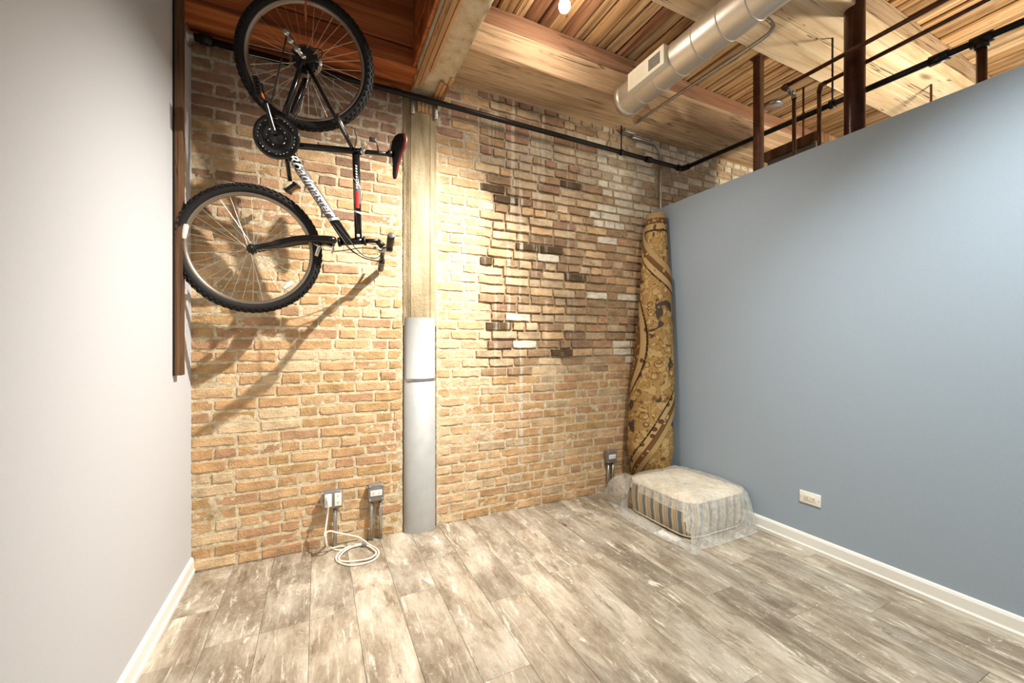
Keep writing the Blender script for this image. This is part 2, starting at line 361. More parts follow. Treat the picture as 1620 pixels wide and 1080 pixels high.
def brick_variant(L, Hh, seed):
    q = random.Random(seed); mb = MB(); nxs, nzs = 4, 2; vs = []
    xs = [-.5, -.5+.03/L*.2+.02, 0, .5-.03/L*.2-.02, .5]; d = .06
    e = .003
    gx = [-L/2+e, -L/4, 0, L/4, L/2-e]; gz = [-Hh/2+e, 0, Hh/2-e]
    for k, z in enumerate(gz):
        for j, x in enumerate(gx):
            vs.append((x+q.uniform(-.003, .003), q.uniform(-.0011, .0011), z+q.uniform(-.0032, .0032)))
    ring = [0, 1, 2, 3, 4, 9, 14, 13, 12, 11, 10, 5]; fs = []
    for k in range(2):
        for j in range(4): a = k*5+j; fs.append((a, a+1, a+6, a+5))
    n0 = len(vs)
    for i in ring:
        x, y, z = vs[i]; vs.append((x+(e if x > L/4+.001 else -e if x < -L/4-.001 else 0),   .0035+q.uniform(-.001, .001), z+(e if z > .01 else -e if z < -.01 else 0)))
    n1 = len(vs)
    for i in range(12): x, y, z = vs[n0+i]; vs.append((x, d, z))
    for i in range(12):
        j = (i+1) % 12; fs.append((ring[j], ring[i], n0+i, n0+j)); fs.append((n0+j, n0+i, n1+i, n1+j))
    mb.add(vs, fs, 0, False); return mb
STR = [brick_variant(.2, .053, 100+i) for i in range(8)]; HDR = [brick_variant(.097, .053, 200+i) for i in range(6)]
ME = {}
def brick_mesh(kind, i, mk):
    key = (kind, i, mk)
    if key not in ME: ME[key] = (STR if kind == 's' else HDR)[i].mesh('brick', BR[mk])
    return ME[key]
def vis_weight(x, z):
    d = Vector((x, 0, z))-CAM; return (d.y)/d.length**3
def make_bay(name, x0, x1, ztop_fn, bay, nmax):
    q = random.Random(5 if bay == 'l' else 9); items = []
    ncourse = int(3.2/CH)
    for c in range(ncourse):
        z = (c+.5)*CH; x = x0+q.uniform(-.0, .0); jt = .0155
        off = (c % 2)*.105; first = True; hdr_row = (c % 6 == 3 and q.random() < .6)
        x += 0
        while x < x1-.03:
            kind = 'h' if (hdr_row or q.random() < .22) else 's'
            Lb = (.097 if kind == 'h' else .2)*q.uniform(.95, 1.04)
            if first and c % 2: Lb = .097; kind = 'h'
            if first and q.random() < .4: Lb *= q.uniform(.7, 1)
            first = False
            if x+Lb > x1-.004: Lb = x1-.004-x
            if Lb < .035: break
            if Lb < .13: kind = 'h'
            xc = x+Lb/2; x += Lb+jt*q.uniform(.7, 1.4)
            if not ztop_fn(xc, z): continue
            zn = zone(xc, z, bay); mk = q.choices([k for k, _ in zn], [v for _, v in zn])[0]
            od = oldness(xc, z) if bay == 'r' else 0
            if bay == 'r' and 2.85 < xc < 3.38 and 1.0 < z < 2.1 and q.random() < .045: continue    # missing bricks
            yb = -.0035-.005*od+q.uniform(-.003, .003)*(1+1.2*od)
            items.append((vis_weight(xc, z)*Lb, kind, q.randrange(8 if kind == 's' else 6), mk, xc, yb, z+q.uniform(-.002, .002), Lb/(.2 if kind == 's' else .097), q.uniform(-.012, .012), q.uniform(.94, 1.03)))
    # mortar bed: a lumpy relief behind the bricks
    def bed(xa, xb, za, zb, res, mb):
        nx_, nz_ = int((xb-xa)/res)+2, int((zb-za)/res)+2; vs = []; 
        for k in range(nz_):
            for j in range(nx_):
                X = xa+(xb-xa)*j/(nx_-1); Z = za+(zb-za)*k/(nz_-1); od = oldness(X, Z) if bay == 'r' else 0
                n_ = mnoise.noise((X*28, 3, Z*34))*.0045+mnoise.noise((X*75, 9, Z*80))*.003+mnoise.noise((X*7, 1, Z*7))*.003
                edge = 0
                if bay == 'l' or X < 1.6: edge = .006*max(0, 1-min(abs(X-COLX0), abs(X-COLX1))/.05)
                vs.append((X, .0004+n_*(.95-.3*od)+.0075*od-edge, Z))
        fs = [(k*nx_+j, k*nx_+j+1, (k+1)*nx_+j+1, (k+1)*nx_+j) for k in range(nz_-1) for j in range(nx_-1)]
        mb.add(vs, fs, 0, True)
    mb = MB()
    if bay == 'l': bed(x0, x1, 0, 3.1, .011, mb)
    else:
        bed(x0, 3.5, 0, 3.16, .0125, mb); bed(3.5, x1, 2.2, 3.16, .03, mb)
    mb.box((x0, .05, 0), (x1, .15, 3.5))
    wall = mb.build(name, M['mortar']); tag(wall, kind='structure')
    items.sort(key=lambda i: -i[0])
    for it in items[:nmax]:
        _, kind, i, mk, xc, yb, z, s_, tilt, sz = it
        ob = bpy.data.objects.new('brick', brick_mesh(kind, i, mk)); link(ob, wall); ob.location = (xc, yb, z); ob.scale = (s_, 1, sz); ob.rotation_euler = (0, tilt, 0)
    rest = items[nmax:]
    if rest:
        mb = MB()
        for _, kind, i, mk, xc, yb, z, s_, tilt, sz in rest:
            src = (STR if kind == 's' else HDR)[i]; T = Matrix.Translation((xc, yb, z))@Matrix.Rotation(tilt, 4, 'Y')@Matrix.Diagonal((s_, 1, sz, 1))
            mb.add([T@Vector(v) for v in src.v], src.f, BK.index(mk), False)
        tag(mb.build('bricks', [BR[k] for k in BK], wall), 'smaller bricks of the wall farther from the camera', kind='stuff')
    return wall
make_bay('wall_back_left', 0.0, COLX0, lambda x, z: z < 3.02, 'l', 400)
make_bay('wall_back_right', COLX1, 5.6, lambda x, z: (x < 3.42 and z < 3.16) or (x >= 3.42 and 2.3 < z < 3.16), 'r', 300)
tag(MB().box((COLX0, .02, 0), (COLX1, .15, 3.4)).build('wall_back_recess', M['mortar']), kind='structure')

# ---- ceiling deck planks
ceil = MB().box((-.1, -4.6, DECK+.03), (7.2, .12, DECK+.12)).build('ceiling', M['dark']); tag(ceil, kind='structure')
x = -.1; q = random.Random(21)
def deck_plank(wd, mk):
    mb = MB(); L = 4.6; h = wd/2-.005; c = .010
    prof = [(-h, .04), (-h, c), (-h+c, 0), (-.002, 0.0), (0, .0025), (.002, 0), (h-c, 0), (h, c), (h, .04)]; n = len(prof); vs = []
    for yv in (-4.5, .05):
        for (a_, b_) in prof: vs.append((a_, yv, b_))
    mb.add(vs, [(j, n+j, n+j+1, j+1) for j in range(n-1)]+[tuple(range(n)), tuple(range(n, 2*n))[::-1]]); return mb.mesh('plank', M[mk])
DP = {}
while x < 7.1:
    wd = q.choice([.085, .1, .115]); mk = 'deck_red' if (x < 3.0 and q.random() < .33) or q.random() < .06 else 'deck'
    if (wd, mk) not in DP: DP[(wd, mk)] = deck_plank(wd, mk)
    ob = bpy.data.objects.new('plank', DP[(wd, mk)]); link(ob, ceil); ob.location = (x+wd/2, 0, DECK+q.uniform(-.010, .006)); x += wd

# ---- timber beams
def timber(name, a, b, mat, parent=None, seed=0, bev=.008, seg=24, axis=0, amp=.004):
    """a hewn timber: box cut into slices along its length with slightly uneven edges"""
    mb = MB(); vs = []; o_ = [i for i in range(3) if i != axis]
    la, lb = a[axis], b[axis]; (u0, u1), (v0, v1) = [(a[i], b[i]) for i in o_]
    base_ = [(u0+bev, v0), (u1-bev, v0), (u1, v0+bev), (u1, v1-bev), (u1-bev, v1), (u0+bev, v1), (u0, v1-bev), (u0, v0+bev)]
    for k in range(seg+1):
        l_ = la+(lb-la)*k/seg
        for j, (u_, v_) in enumerate(base_):
            p = [0, 0, 0]; p[axis] = l_; n_ = mnoise.noise((l_*4+seed, j*3.1, seed*1.7))*amp
            p[o_[0]] = u_+n_; p[o_[1]] = v_+mnoise.noise((l_*4-seed, j*2.3, 5))*amp; vs.append(tuple(p))
    fs = [(k*8+j, k*8+(j+1) % 8, (k+1)*8+(j+1) % 8, (k+1)*8+j) for k in range(seg) for j in range(8)]+[tuple(range(7, -1, -1)), tuple(seg*8+j for j in range(8))]
    if axis == 1: fs = [f[::-1] for f in fs]
    mb.add(vs, fs); return mb.build(name, mat, parent)
b1 = empty('ceiling_beam', (1.45, -.2, 3.14), 'tan timber beam along the top of the brick wall right of the column', 'beam')
timber('timber', (1.44, -.389, 3.14), (7, -.2, 3.34), M['beam'], b1, 1)
timber('timber', (1.44, -.2, 3.142), (7, .02, 3.34), M['beam'], b1, 2)
timber('timber', (1.44, -.389, 3.342), (7, .02, DECK), M['beam_brown'], b1, 3)
b2 = empty('ceiling_beam', (1.45, -1.25, 3.30), 'pale sanded timber beam crossing the ceiling above the blue wall', 'beam')
timber('timber', (1.44, -1.25, 3.30), (7.1, -1.0, DECK), M['beam_pale'], b2, 4)
timber('timber', (1.44, -1.507, 3.302), (7.1, -1.252, DECK), M['beam_pale'], b2, 5)
b3 = empty('ceiling_beam', (.5, -.1, 2.98), 'reddish brown timber beam along the wall above the bicycle', 'beam')
timber('timber', (-.02, -.27, 2.985), (1.2, .02, 3.11), M['beam_red'], b3, 6)
timber('timber', (-.02, -.275, 3.115), (1.2, .02, 3.28), M['beam_red'], b3, 7)
timber('timber', (-.02, -.265, 3.285), (1.2, .02, DECK), M['beam_red'], b3, 8)
# beam over the column: plaster soffit with wood strips
cb = empty('ceiling_beam', (1.3, -.2, 2.97), 'plaster-coated beam with wood strips running out over the concrete column', 'beam')
mb = MB(); nu, nl = 14, 130; vs = []
for k in range(nl+1):
    y = .02-4.4*k/nl
    for j in range(nu+1):
        u_ = j/nu
        if u_ < .2: xx, zz = 1.19, 3.46-(3.46-2.985)*(u_/.2)
        elif u_ < .8: xx, zz = 1.19+.24*(u_-.2)/.6, 2.985
        else: xx, zz = 1.43, 2.985+(3.46-2.985)*((u_-.8)/.2)
        n_ = mnoise.noise((xx*16, y*9, zz*9))*.012+mnoise.noise((xx*40, y*30, zz*30))*.006
        vs.append((xx+(-n_ if u_ < .2 else n_ if u_ > .8 else 0)*.5, y, zz-(n_ if .2 <= u_ <= .8 else 0)))
mb.add(vs, [(k*(nu+1)+j, (k+1)*(nu+1)+j, (k+1)*(nu+1)+j+1, k*(nu+1)+j+1) for k in range(nl) for j in range(nu)], 0, True); mb.build('plaster_casing', M['plaster'], cb)
for (xa, xb, ya, yb_, za, zb) in ((1.2, 1.228, -.12, -4.3, 2.962, 2.98), (1.231, 1.258, -.14, -4.3, 2.966, 2.982), (1.262, 1.278, -.3, -4.3, 2.966, 2.982), (1.35, 1.372, -.02, -.24, 2.966, 2.982), (1.376, 1.398, -.02, -.22, 2.966, 2.982), (1.402, 1.424, -.02, -.3, 2.968, 2.982)):
    MB().bbox((xa, yb_, za), (xb, ya, zb), .003).build('wood_strip', M['strip'], cb)
for (za, zb) in ((3.0, 3.13), (3.14, 3.28), (3.29, 3.44)):
    MB().bbox((1.166, -4.3, za), (1.186, -.26, zb), .004).build('side_board', M['beam_red'], cb)

# ---- column
cl = empty('column', (1.27, 0, 0), 'weathered concrete column in the brick wall with a grey sheet-metal jacket below', 'column')
mb = MB(); prof = [(1.152, .02), (1.156, -.012), (1.172, -.018), (1.174, -.014), (1.197, -.03), (1.2, -.026), (1.203, -.032), (1.33, -.034), (1.333, -.029), (1.336, -.033), (1.364, -.024), (1.383, -.012), (1.387, .02)]
n = len(prof); nz = 60; vs = []
for k in range(nz+1):
    z = 1.40+(2.96-1.40)*k/nz
    for (a_, b_) in prof:
        e_ = mnoise.noise((a_*30, 2, z*14))*.004; vs.append((a_+e_*.5, b_-e_, z))
mb.add(vs, [(k*n+j, k*n+j+1, (k+1)*n+j+1, (k+1)*n+j) for k in range(nz) for j in range(n-1)], 0, False); mb.build('concrete_shaft', M['concrete'], cl)
def arc(z, r_, d_, n=20, x0=1.158, x1=1.381): return [((x0+x1)/2-math.cos(PI*j/n)*(x1-x0)/2*r_, .015-math.sin(PI*j/n)**.8*d_, z) for j in range(n+1)]
mb = MB(); zs = [0.0, 1.03, 1.032, 1.452, 1.455]; vs = []
for i, z in enumerate(zs): vs += arc(z, 1.0 if i < 2 else .985, .088 if i < 2 else .083)
mb.add(vs, [(i*21+j, i*21+j+1, (i+1)*21+j+1, (i+1)*21+j) for i in range(4) for j in range(20)], 0, True); tag(mb.build('metal_jacket', M['jacket'], cl), 'smooth grey sheet-metal jacket')
vs = []
for z in (1.026, 1.042): vs += arc(z, 1.012, .092)
MB().add(vs, [(j, j+1, 22+j, 21+j) for j in range(20)], 0, True).build('strap', M['zinc'], cl)
for xx in (1.212, 1.372): MB().bbox((xx-.012, -.05, 2.83), (xx+.012, -.035, 2.97), .003).build('bracket', M['zinc'], cl)
for k in range(4): MB().bbox((1.245+k*.026, -.045, 2.86), (1.268+k*.026, -.02, 2.965), .004).build('clay_tile', BR['rust'], cl)

# ------------------------------------------------------------------ pipes, duct, conduits
PY = -.077
pA = at(297, 57, x=0.0); pA.y = PY; pA = Vector((0.012, PY, pA.z)); pB = at(1080, 267, y=PY)
XB = pB.x
pC = at(1620, 34, x=XB)
sp = empty('sprinkler_pipe', pA, 'long black iron pipe running under the beams along the brick wall', 'pipe')
mb = MB().tube([pA, pB], .0185, 14); mb.build('pipe_run', M['black_iron'], sp)
d2 = (pC-pB).normalized()
MB().tube([pB, pC+d2*.9], .0185, 14).build('pipe_run', M['black_iron'], sp)
MB().tube(bez([pB+Vector((-.07, 0, 0)), pB+Vector((-.02, 0, 0)), pB+d2*.02+Vector((-.002, 0, 0)), pB+d2*.07], 5), .026, 14).build('elbow', M['black_iron'], sp)
def along(px, a, b):   # point on run a-b seen at pixel column px
    lo, hi = 0., 1.
    def col_(p):
        d = p-CAM; return 810+F_PX*(d.x*FY-d.y*FX)/(d.x*FX+d.y*FY)
    for _ in range(40):
        m = (lo+hi)/2
        if (col_(a.lerp(b, m)) < px) == (col_(a) < col_(b)): lo = m
        else: hi = m
    return a.lerp(b, lo)
for px in (326, 1026):
    c = along(px, pA, pB); MB().tube([c+Vector((-.03, 0, 0)), c+Vector((.03, 0, 0))], .026, 14).build('coupling', M['black_iron'], sp)
MB().lathe((.001, PY, pA.z), (1, 0, 0), [(0, 0), (.055, 0), (.055, .006), (.03, .012), (.026, .03), (0, .03)], 24).build('flange', M['zinc'], sp)
c = along(983, pA, pB)
hg = MB().tube([c+Vector((0, 0, .02)), (c.x, c.y, 3.142)], .006, 8); hg.lathe(c, (1, 0, 0), [(.02, -.012), (.025, -.012), (.025, .012), (.02, .012)], 16); hg.build('hanger', M['black_iron'], sp)
c = along(1317, pB, pC)
hg = MB().tube([c+Vector((0, 0, .02)), (c.x, c.y, 3.33)], .006, 8); hg.lathe(c, d2, [(.02, -.014), (.028, -.014), (.028, .014), (.02, .014)], 16); hg.build('hanger', M['black_iron'], sp)
c = along(1486, pB, pC); MB().tube([c-d2*.04, c+d2*.04], .027, 14).build('coupling', M['black_iron'], sp)
c = along(1553, pB, pC); MB().tube([c-d2*.04, c+d2*.04], .027, 14).tube([c, c-Vector((0, 0, .05))], .027, 14).build('tee_fitting', M['black_iron'], sp)
MB().tube([c, (c.x, c.y, 2.0)], .02, 14).build('drop_pipe', M['rust_iron'], sp)
# thin brown pipes beyond the partition
def brown(name, label, xx, P, drop_px):
    a = at(*P[0], x=xx); b = at(*P[1], x=xx); e_ = empty(name, b, label, 'pipe'); d_ = (a-b).normalized()
    MB().tube([b, a+d_*.6], .0125, 10).build('pipe_run', M['rust_iron'], e_); return e_, a, b, d_
e_, a, b, d_ = brown('brown_pipe', 'thin brown pipe in front of the dark post with a silver elbow nipple', 3.46, ((1493, 1), (1240, 138)), None)
c = at(1262, 148, y=b.y); c.z = b.z-.0
cc = Vector((b.x+.10, b.y, b.z-.012))
MB().tube(bez([b+d_*.03, b, b+Vector((.03, 0, -.003))], 4), .017, 10).build('elbow', M['rust_iron'], e_)
MB().tube([b+Vector((.03, 0, -.003)), cc], .0135, 10).build('silver_nipple', M['zinc'], e_)
MB().tube(bez([cc+Vector((-.02, 0, 0)), cc+Vector((.012, 0, -.006)), cc+Vector((.015, 0, -.035))], 4), .017, 10).build('elbow', M['zinc'], e_)
MB().tube([cc+Vector((.015, 0, -.03)), (cc.x+.015, cc.y, 2.3)], .0125, 10).build('drop_pipe', M['rust_iron'], e_)
e_, a, b, d_ = brown('brown_pipe', 'thin brown pipe passing behind the dark post and bending straight down', 3.66, ((1561, 1), (1296, 136)), None)
MB().tube(bez([b+d_*.04, b+d_*.012-Vector((0, 0, .004)), b-Vector((0, 0, .04))], 5), .0155, 10).build('elbow', M['rust_iron'], e_)
MB().tube([b-Vector((0, 0, .03)), (b.x, b.y, 2.3)], .0125, 10).build('drop_pipe', M['rust_iron'], e_)
# posts
p = at(1200, 262, x=3.45)
po = empty('steel_post', (3.45, p.y, PH), 'slim square brown steel post standing on the blue wall', 'post')
MB().bbox((3.425, p.y-.025, PH), (3.475, p.y+.025, 3.302), .004).build('shaft', M['rust_iron'], po)
MB().bbox((3.41, p.y-.04, 3.295), (3.49, p.y+.04, 3.303), .002).build('top_plate', M['rust_iron'], po)
p = at(1352, 150, x=3.575)
po = empty('round_post', (3.575, p.y, 0), 'thick dark red-brown round pipe post behind the blue wall', 'post')
MB().lathe((3.575, p.y, 0), (0, 0, 1), [(.052, 0), (.052, DECK)], 24).build('shaft', M['oxide_iron'], po)
MB().lathe((3.575, p.y, 2.47), (0, 0, 1), [(.053, 0), (.056, 0), (.056, .035), (.053, .035)], 24).build('collar', M['black_iron'], po)
# cabinet beyond the partition and ceiling disc
a, b = at(1214, 241, x=3.95), at(1291, 220, x=3.95)
cbn = empty('wood_cabinet', (4.1, (a.y+b.y)/2, 0), 'brown wooden cabinet top showing over the blue wall by the slim post', 'cabinet')
MB().bbox((3.95, b.y, 0), (4.4, a.y, a.z-.03), .005).build('body', M['box_grey'], cbn); MB().bbox((3.93, b.y-.02, a.z-.075), (4.42, a.y+.02, a.z), .004).build('top', M['strip_wood'], cbn)
p = at(1224, 166, z=DECK-.008)
cd = MB().lathe((p.x, p.y, DECK-.006), (0, 0, -1), [(.075, 0), (.075, .01), (.066, .018), (0, .02)], 28).build('ceiling_disc', M['zinc']); tag(cd, 'round pale blanking plate on the ceiling planks beyond the slim post', 'plate')
for px_, py_, z_, lb in ((1271, 138, DECK, 'thin dark rod hanging from the ceiling between the two brown pipe drops'), (1473, 134, 3.30, 'short thin dark rod under the pale beam at the far right')):
    p = at(px_, py_, z=z_); e_ = empty('hanging_rod', p, lb, 'rod')
    MB().tube([p+Vector((0, 0, .01)), (p.x, p.y, 2.78 if px_ < 1300 else 2.25)], .008, 8).build('rod', M['rust_iron'], e_); MB().tube([(p.x, p.y, p.z-.22), (p.x, p.y, p.z-.28)], .013, 8).build('coupling', M['rust_iron'], e_)
# duct
DX, DZ, DR = .633+2.085, 1.28+1.815, .108
du = empty('spiral_duct', (DX, -.43, DZ), 'round silver spiral duct under the ceiling with a cream register on its side', 'duct')
mb = MB(); prof = [(0, 0), (DR-.006, 0), (DR, .004)]
y = .02
prof = [(0, 0), (DR-.004, 0), (DR, .004), (DR, .008)]
while y < 3.6:
    y += .165; prof += [(DR, y-.012), (DR, y-.006), (DR, y-.004), (DR+.0035, y-.002), (DR+.0035, y+.002), (DR, y+.004), (DR, y+.006), (DR, y+.012)]
mb.lathe((DX, -.425, DZ), (0, -1, 0), prof, 40); mb.build('duct_body', M['duct'], du)
cap = MB().lathe((DX, -.42, DZ), (0, -1, 0), [(0, 0), (DR+.004, 0), (DR+.004, .05), (DR, .05)], 40); cap.build('end_cap', M['duct'], du)
# register: find y range from pixels at its face plane
RX = DX-DR-.03
pa, pb = at(993, 128, x=RX), at(1050, 80, x=RX)
ya, yb_ = pa.y, pb.y; zc = DZ-.005; hh = .062
rg = MB().bbox((RX, yb_, zc-hh), (DX-.06, ya, zc+hh), .003).build('register', M['cream_plastic'], du); tag(rg, 'cream air register')
ln = ya-yb_
for k in range(9):
    yy = yb_+ln*.10+k*ln*.034; 
    for r_ in range(6):
        MB().box((RX-.0015, yy, zc-hh*.62+r_*.0125), (RX+.001, yy+ln*.022, zc-hh*.62+r_*.0125+.010)).build('register_slot', M['dark'], rg)
for k in range(10):
    yy = yb_+ln*.53+k*ln*.038; MB().box((RX-.002, yy, zc-hh*.6), (RX+.001, yy+ln*.012, zc+hh*.55)).build('louver', M['cream_plastic'], rg)
# conduit and junction box
jb = at(996, 205, y=-.06)
cdn = empty('conduit', jb, 'thin silver conduit from a junction box on the brick, bending under the duct', 'conduit')
MB().bbox((jb.x-.06, -.075, jb.z-.035), (jb.x+.06, -.012, jb.z+.035), .004).build('junction_box', M['zinc'], cdn)
zz = 3.118
c1 = at(1028, 179, z=zz); c2 = at(1196, 68, z=zz); c3 = at(1222, 46, z=zz+.03); c4 = at(1219, 34, z=zz+.08); c5 = at(1208, 26, z=zz+.12)
MB().tube(bez([jb+Vector((.0, -.0, .03)), jb.lerp(c1, .5)+Vector((0, 0, .004)), c1, c1.lerp(c2, .5), c2, c3, c4, c5], 8), .011, 10).build('conduit_run', M['zinc'], cdn)
k1 = at(1045, 250, y=-.03); zz2 = at(1000, 217, y=-.03).z
MB().tube(bez([(jb.x+.05, -.03, zz2), (k1.x-.16, -.03, zz2), (k1.x-.06, -.03, zz2-.012), (k1.x-.008, -.03, zz2-.07), (k1.x, -.03, zz2-.16), (k1.x, -.03, 2.49)], 8), .0125, 10).build('conduit_run', M['zinc'], cdn)

# lamps on the ceiling
t = NT('lamp_glow'); t.b.inputs['Emission Color'].default_value = (1, .95, .82, 1); t.b.inputs['Emission Strength'].default_value = 30; M['glow'] = t.fin((1, 1, 1), .5)
def bulb(loc, up, label):
    e_ = empty('spot_lamp', loc, label, 'lamp', None); c = Vector(loc)
    MB().lathe(c, (0, 0, -1), [(0, -.035), (.022, -.03), (.034, -.005), (.036, .012), (.028, .03), (0, .036)], 20).build('bulb', M['glow'], e_)
    MB().lathe(c+Vector((0, 0, .03)), (0, 0, 1), [(.03, 0), (.026, .03), (.012, .05), (.012, up-.03)], 16).build('socket', M['zinc'], e_)
    MB().tube([c+Vector((-.03, -.01, .02)), c+Vector((-.034, -.012, -.05))], .004, 6).build('pull_chain', M['chrome'], e_)
    return e_
p = at(893, 8, z=3.32)
bulb(p, DECK-p.z, 'glowing bare bulb on the wooden ceiling deck')

# ------------------------------------------------------------------ board on the left wall
p0 = at(273, 594, x=0.0); 
wb = empty('wall_board', (0.016, p0.y, p0.z), 'tall narrow brown board fixed upright on the pale wall beside the tyres', 'board')
MB().bbox((0.006, p0.y, p0.z), (.036, p0.y+.05, 3.44), .002).build('board', M['strip_wood'], wb)
MB().box((0.0, p0.y-.002, p0.z), (.006, p0.y+.05, 3.44)).build('backing_strip', M['black_iron'], wb)

# ------------------------------------------------------------------ bicycle
BA, BB_ = -.22, .18
hubR = at(485, 99, y=-.464)
X0, Y0, Z0 = hubR
def bp(px, py, off=0.0):                              # point of the bicycle's own plane; off = metres towards the room
    d = ray(px, py); g0 = CAM.y-Y0-BA*(CAM.x-X0)-BB_*(Z0-CAM.z); gd = d.y-BA*d.x+BB_*d.z
    return CAM+d*(-g0/gd)+NB*off
NB = Vector((BA, -1, -BB_)); NB = -NB if NB.y > 0 else NB; NB.normalize()
E1 = Vector((1, BA, 0)).normalized(); E2 = NB.cross(E1).normalized(); E2 = E2 if E2.z > 0 else -E2
bk = empty('bicycle', bp(437, 218), 'black mountain bicycle hanging nose-down by its rear wheel against the brick wall', 'bicycle')
def add(mb, name, mat, parent=None):
    return mb.build(name, M[mat] if isinstance(mat, str) else mat, bk if parent is None else parent)
def wheel(hub, nrm, e1, Rr, reflect_px, nsp=36, seed=0, hub_r=.02):
    nrm = Vector(nrm).normalized(); e1 = (Vector(e1)-nrm*Vector(e1).dot(nrm)).normalized(); e2 = nrm.cross(e1)
    pt = lambda a, r_, o_=0.0: hub+(e1*math.cos(a)+e2*math.sin(a))*r_+nrm*o_
    tr = .0235; rt = Rr-tr-.004
    mb = MB(); rimr = rt-tr*.75
    mb.lathe(hub, nrm, [(rimr+.004, -.012), (rimr+.006, -.0135), (rimr-.008, -.0125), (rimr-.017, -.006), (rimr-.0185, 0), (rimr-.017, .006), (rimr-.008, .0125), (rimr+.006, .0135), (rimr+.004, .012), (rimr-.004, 0), (rimr+.004, -.012)], 72, e1=e1)
    rim = add(mb, 'wheel_rim', 'rim')
    mb = MB(); mb.lathe(hub, nrm, [(rt+tr*math.cos(a), tr*math.sin(a)) for a in [2*PI*k/14 for k in range(15)]], 80, e1=e1)
    nk = 64
    for k in range(nk):
        a = 2*PI*k/nk
        for (ang, da, ln_, wd) in ((0, 0, .0075, .008), (R(33), .5, .007, .006), (R(-33), .5, .007, .006), (R(62), 0, .0065, .006), (R(-62), 0, .0065, .006)):
            aa = a+da*2*PI/nk; rad = (e1*math.cos(aa)+e2*math.sin(aa)); tan = (-e1*math.sin(aa)+e2*math.cos(aa))
            nd = rad*math.cos(ang)+nrm*math.sin(ang); sd = nrm*math.cos(ang)-rad*math.sin(ang); c = hub+rad*rt+nd*(tr+.0005)
            vs = [c+tan*(sx*ln_)+sd*(sy*wd*.8)+nd*h_ for h_ in (-.003, .0045) for sx in (-1, 1) for sy in (-1, 1)]
            mb.add(vs, [(4, 6, 7, 5), (0, 1, 5, 4), (2, 6, 7, 3), (0, 4, 6, 2), (1, 3, 7, 5)])
    add(mb, 'tire', 'rubber', rim)
    mb = MB().lathe(hub, nrm, [(0, -.055), (.006, -.055), (.006, -.04), (.022, -.034), (.024, -.028), (.012, -.024), (.011, .024), (.024, .028), (.022, .034), (.006, .04), (.006, .055), (0, .055)], 20, e1=e1)
    add(mb, 'hub', 'bike_satin', rim)
    base_sp = []
    for k in range(nsp):
        a = 2*PI*k/nsp; side = 1 if k % 2 else -1; tw = (.62 if (k//2) % 2 else -.62)
        add(MB().tube([pt(a+tw*.9, .022, side*.029), pt(a, rimr-.014, side*.002)], .0011, 5, caps=False), 'spoke', 'spoke', rim)
    for (a, r0, ln_, wd) in reflect_px:
        c0, c1 = pt(a-.13, r0, .02), pt(a+.13, r0, .02); add(MB().tube([c0, c0.lerp(c1, .1), c0.lerp(c1, .9), c1], [.008, .012, .012, .008], 8, sq=.5), 'reflector', 'reflector_w', rim)
    add(MB().tube([pt(2.4, rimr-.015), pt(2.4, rimr-.05)], .0035, 6), 'valve', 'bike_satin', rim)
    return rim, pt
RR = .330
hubR = bp(485, 99)
rearW, ptR = wheel(hubR, NB, E1, RR, [], 36)
hubF = at(399, 394, y=-.285)
NF = Vector((.04, -1, -.08)).normalized(); F1 = Vector((1, 0, 0))
frontW, ptF = wheel(hubF, NF, F1, .335, [(-.83, .245, 0, 0), (2.95, .285, 0, 0)], 36)
# rear sprockets, guard disc, derailleur
cs = MB()
for i, (r_, o_) in enumerate(((.062, .020), (.056, .024), (.050, .028), (.044, .032), (.038, .036), (.032, .040))):
    n = int(r_*300); n += n % 2; prof = []
    vs = []; fs = []
    for k in range(n*2):
        a = PI*k/n; rr = r_+(.003 if k % 2 else -.002)
        for o2 in (o_, o_+.002): vs.append(hubR+(E1*math.cos(a)+E2*math.sin(a))*rr+NB*o2)
    m = n*2; fs = [(2*k, 2*((k+1) % m), 2*((k+1) % m)+1, 2*k+1) for k in range(m)]+[tuple(2*k+1 for k in range(m))]
    cs.add(vs, fs)
add(cs, 'cassette', 'bike_satin')
add(MB().lathe(hubR, NB, [(.03, .014), (.078, .013), (.078, .015), (.03, .016)], 40), 'spoke_guard', 'guard')
dr = MB(); d0, d1, d2_, d3 = bp(485, 99, .055), bp(476, 88, .062), bp(466, 75, .062), bp(459, 62, .06)
dr.tube([d0, d1, d2_, d3], [.012, .014, .012, .009], 8, sq=.6)
for c in (d1, d2_, d3): dr.lathe(c, NB, [(0, -.012), (.016, -.012), (.016, .012), (.006, .014), (0, .014)], 12)
drl = add(dr, 'rear_derailleur', 'chrome')
add(MB().lathe(d0, NB, [(0, -.01), (.013, -.01), (.013, .008), (.006, .014), (0, .014)], 12), 'axle_nut', 'chrome')
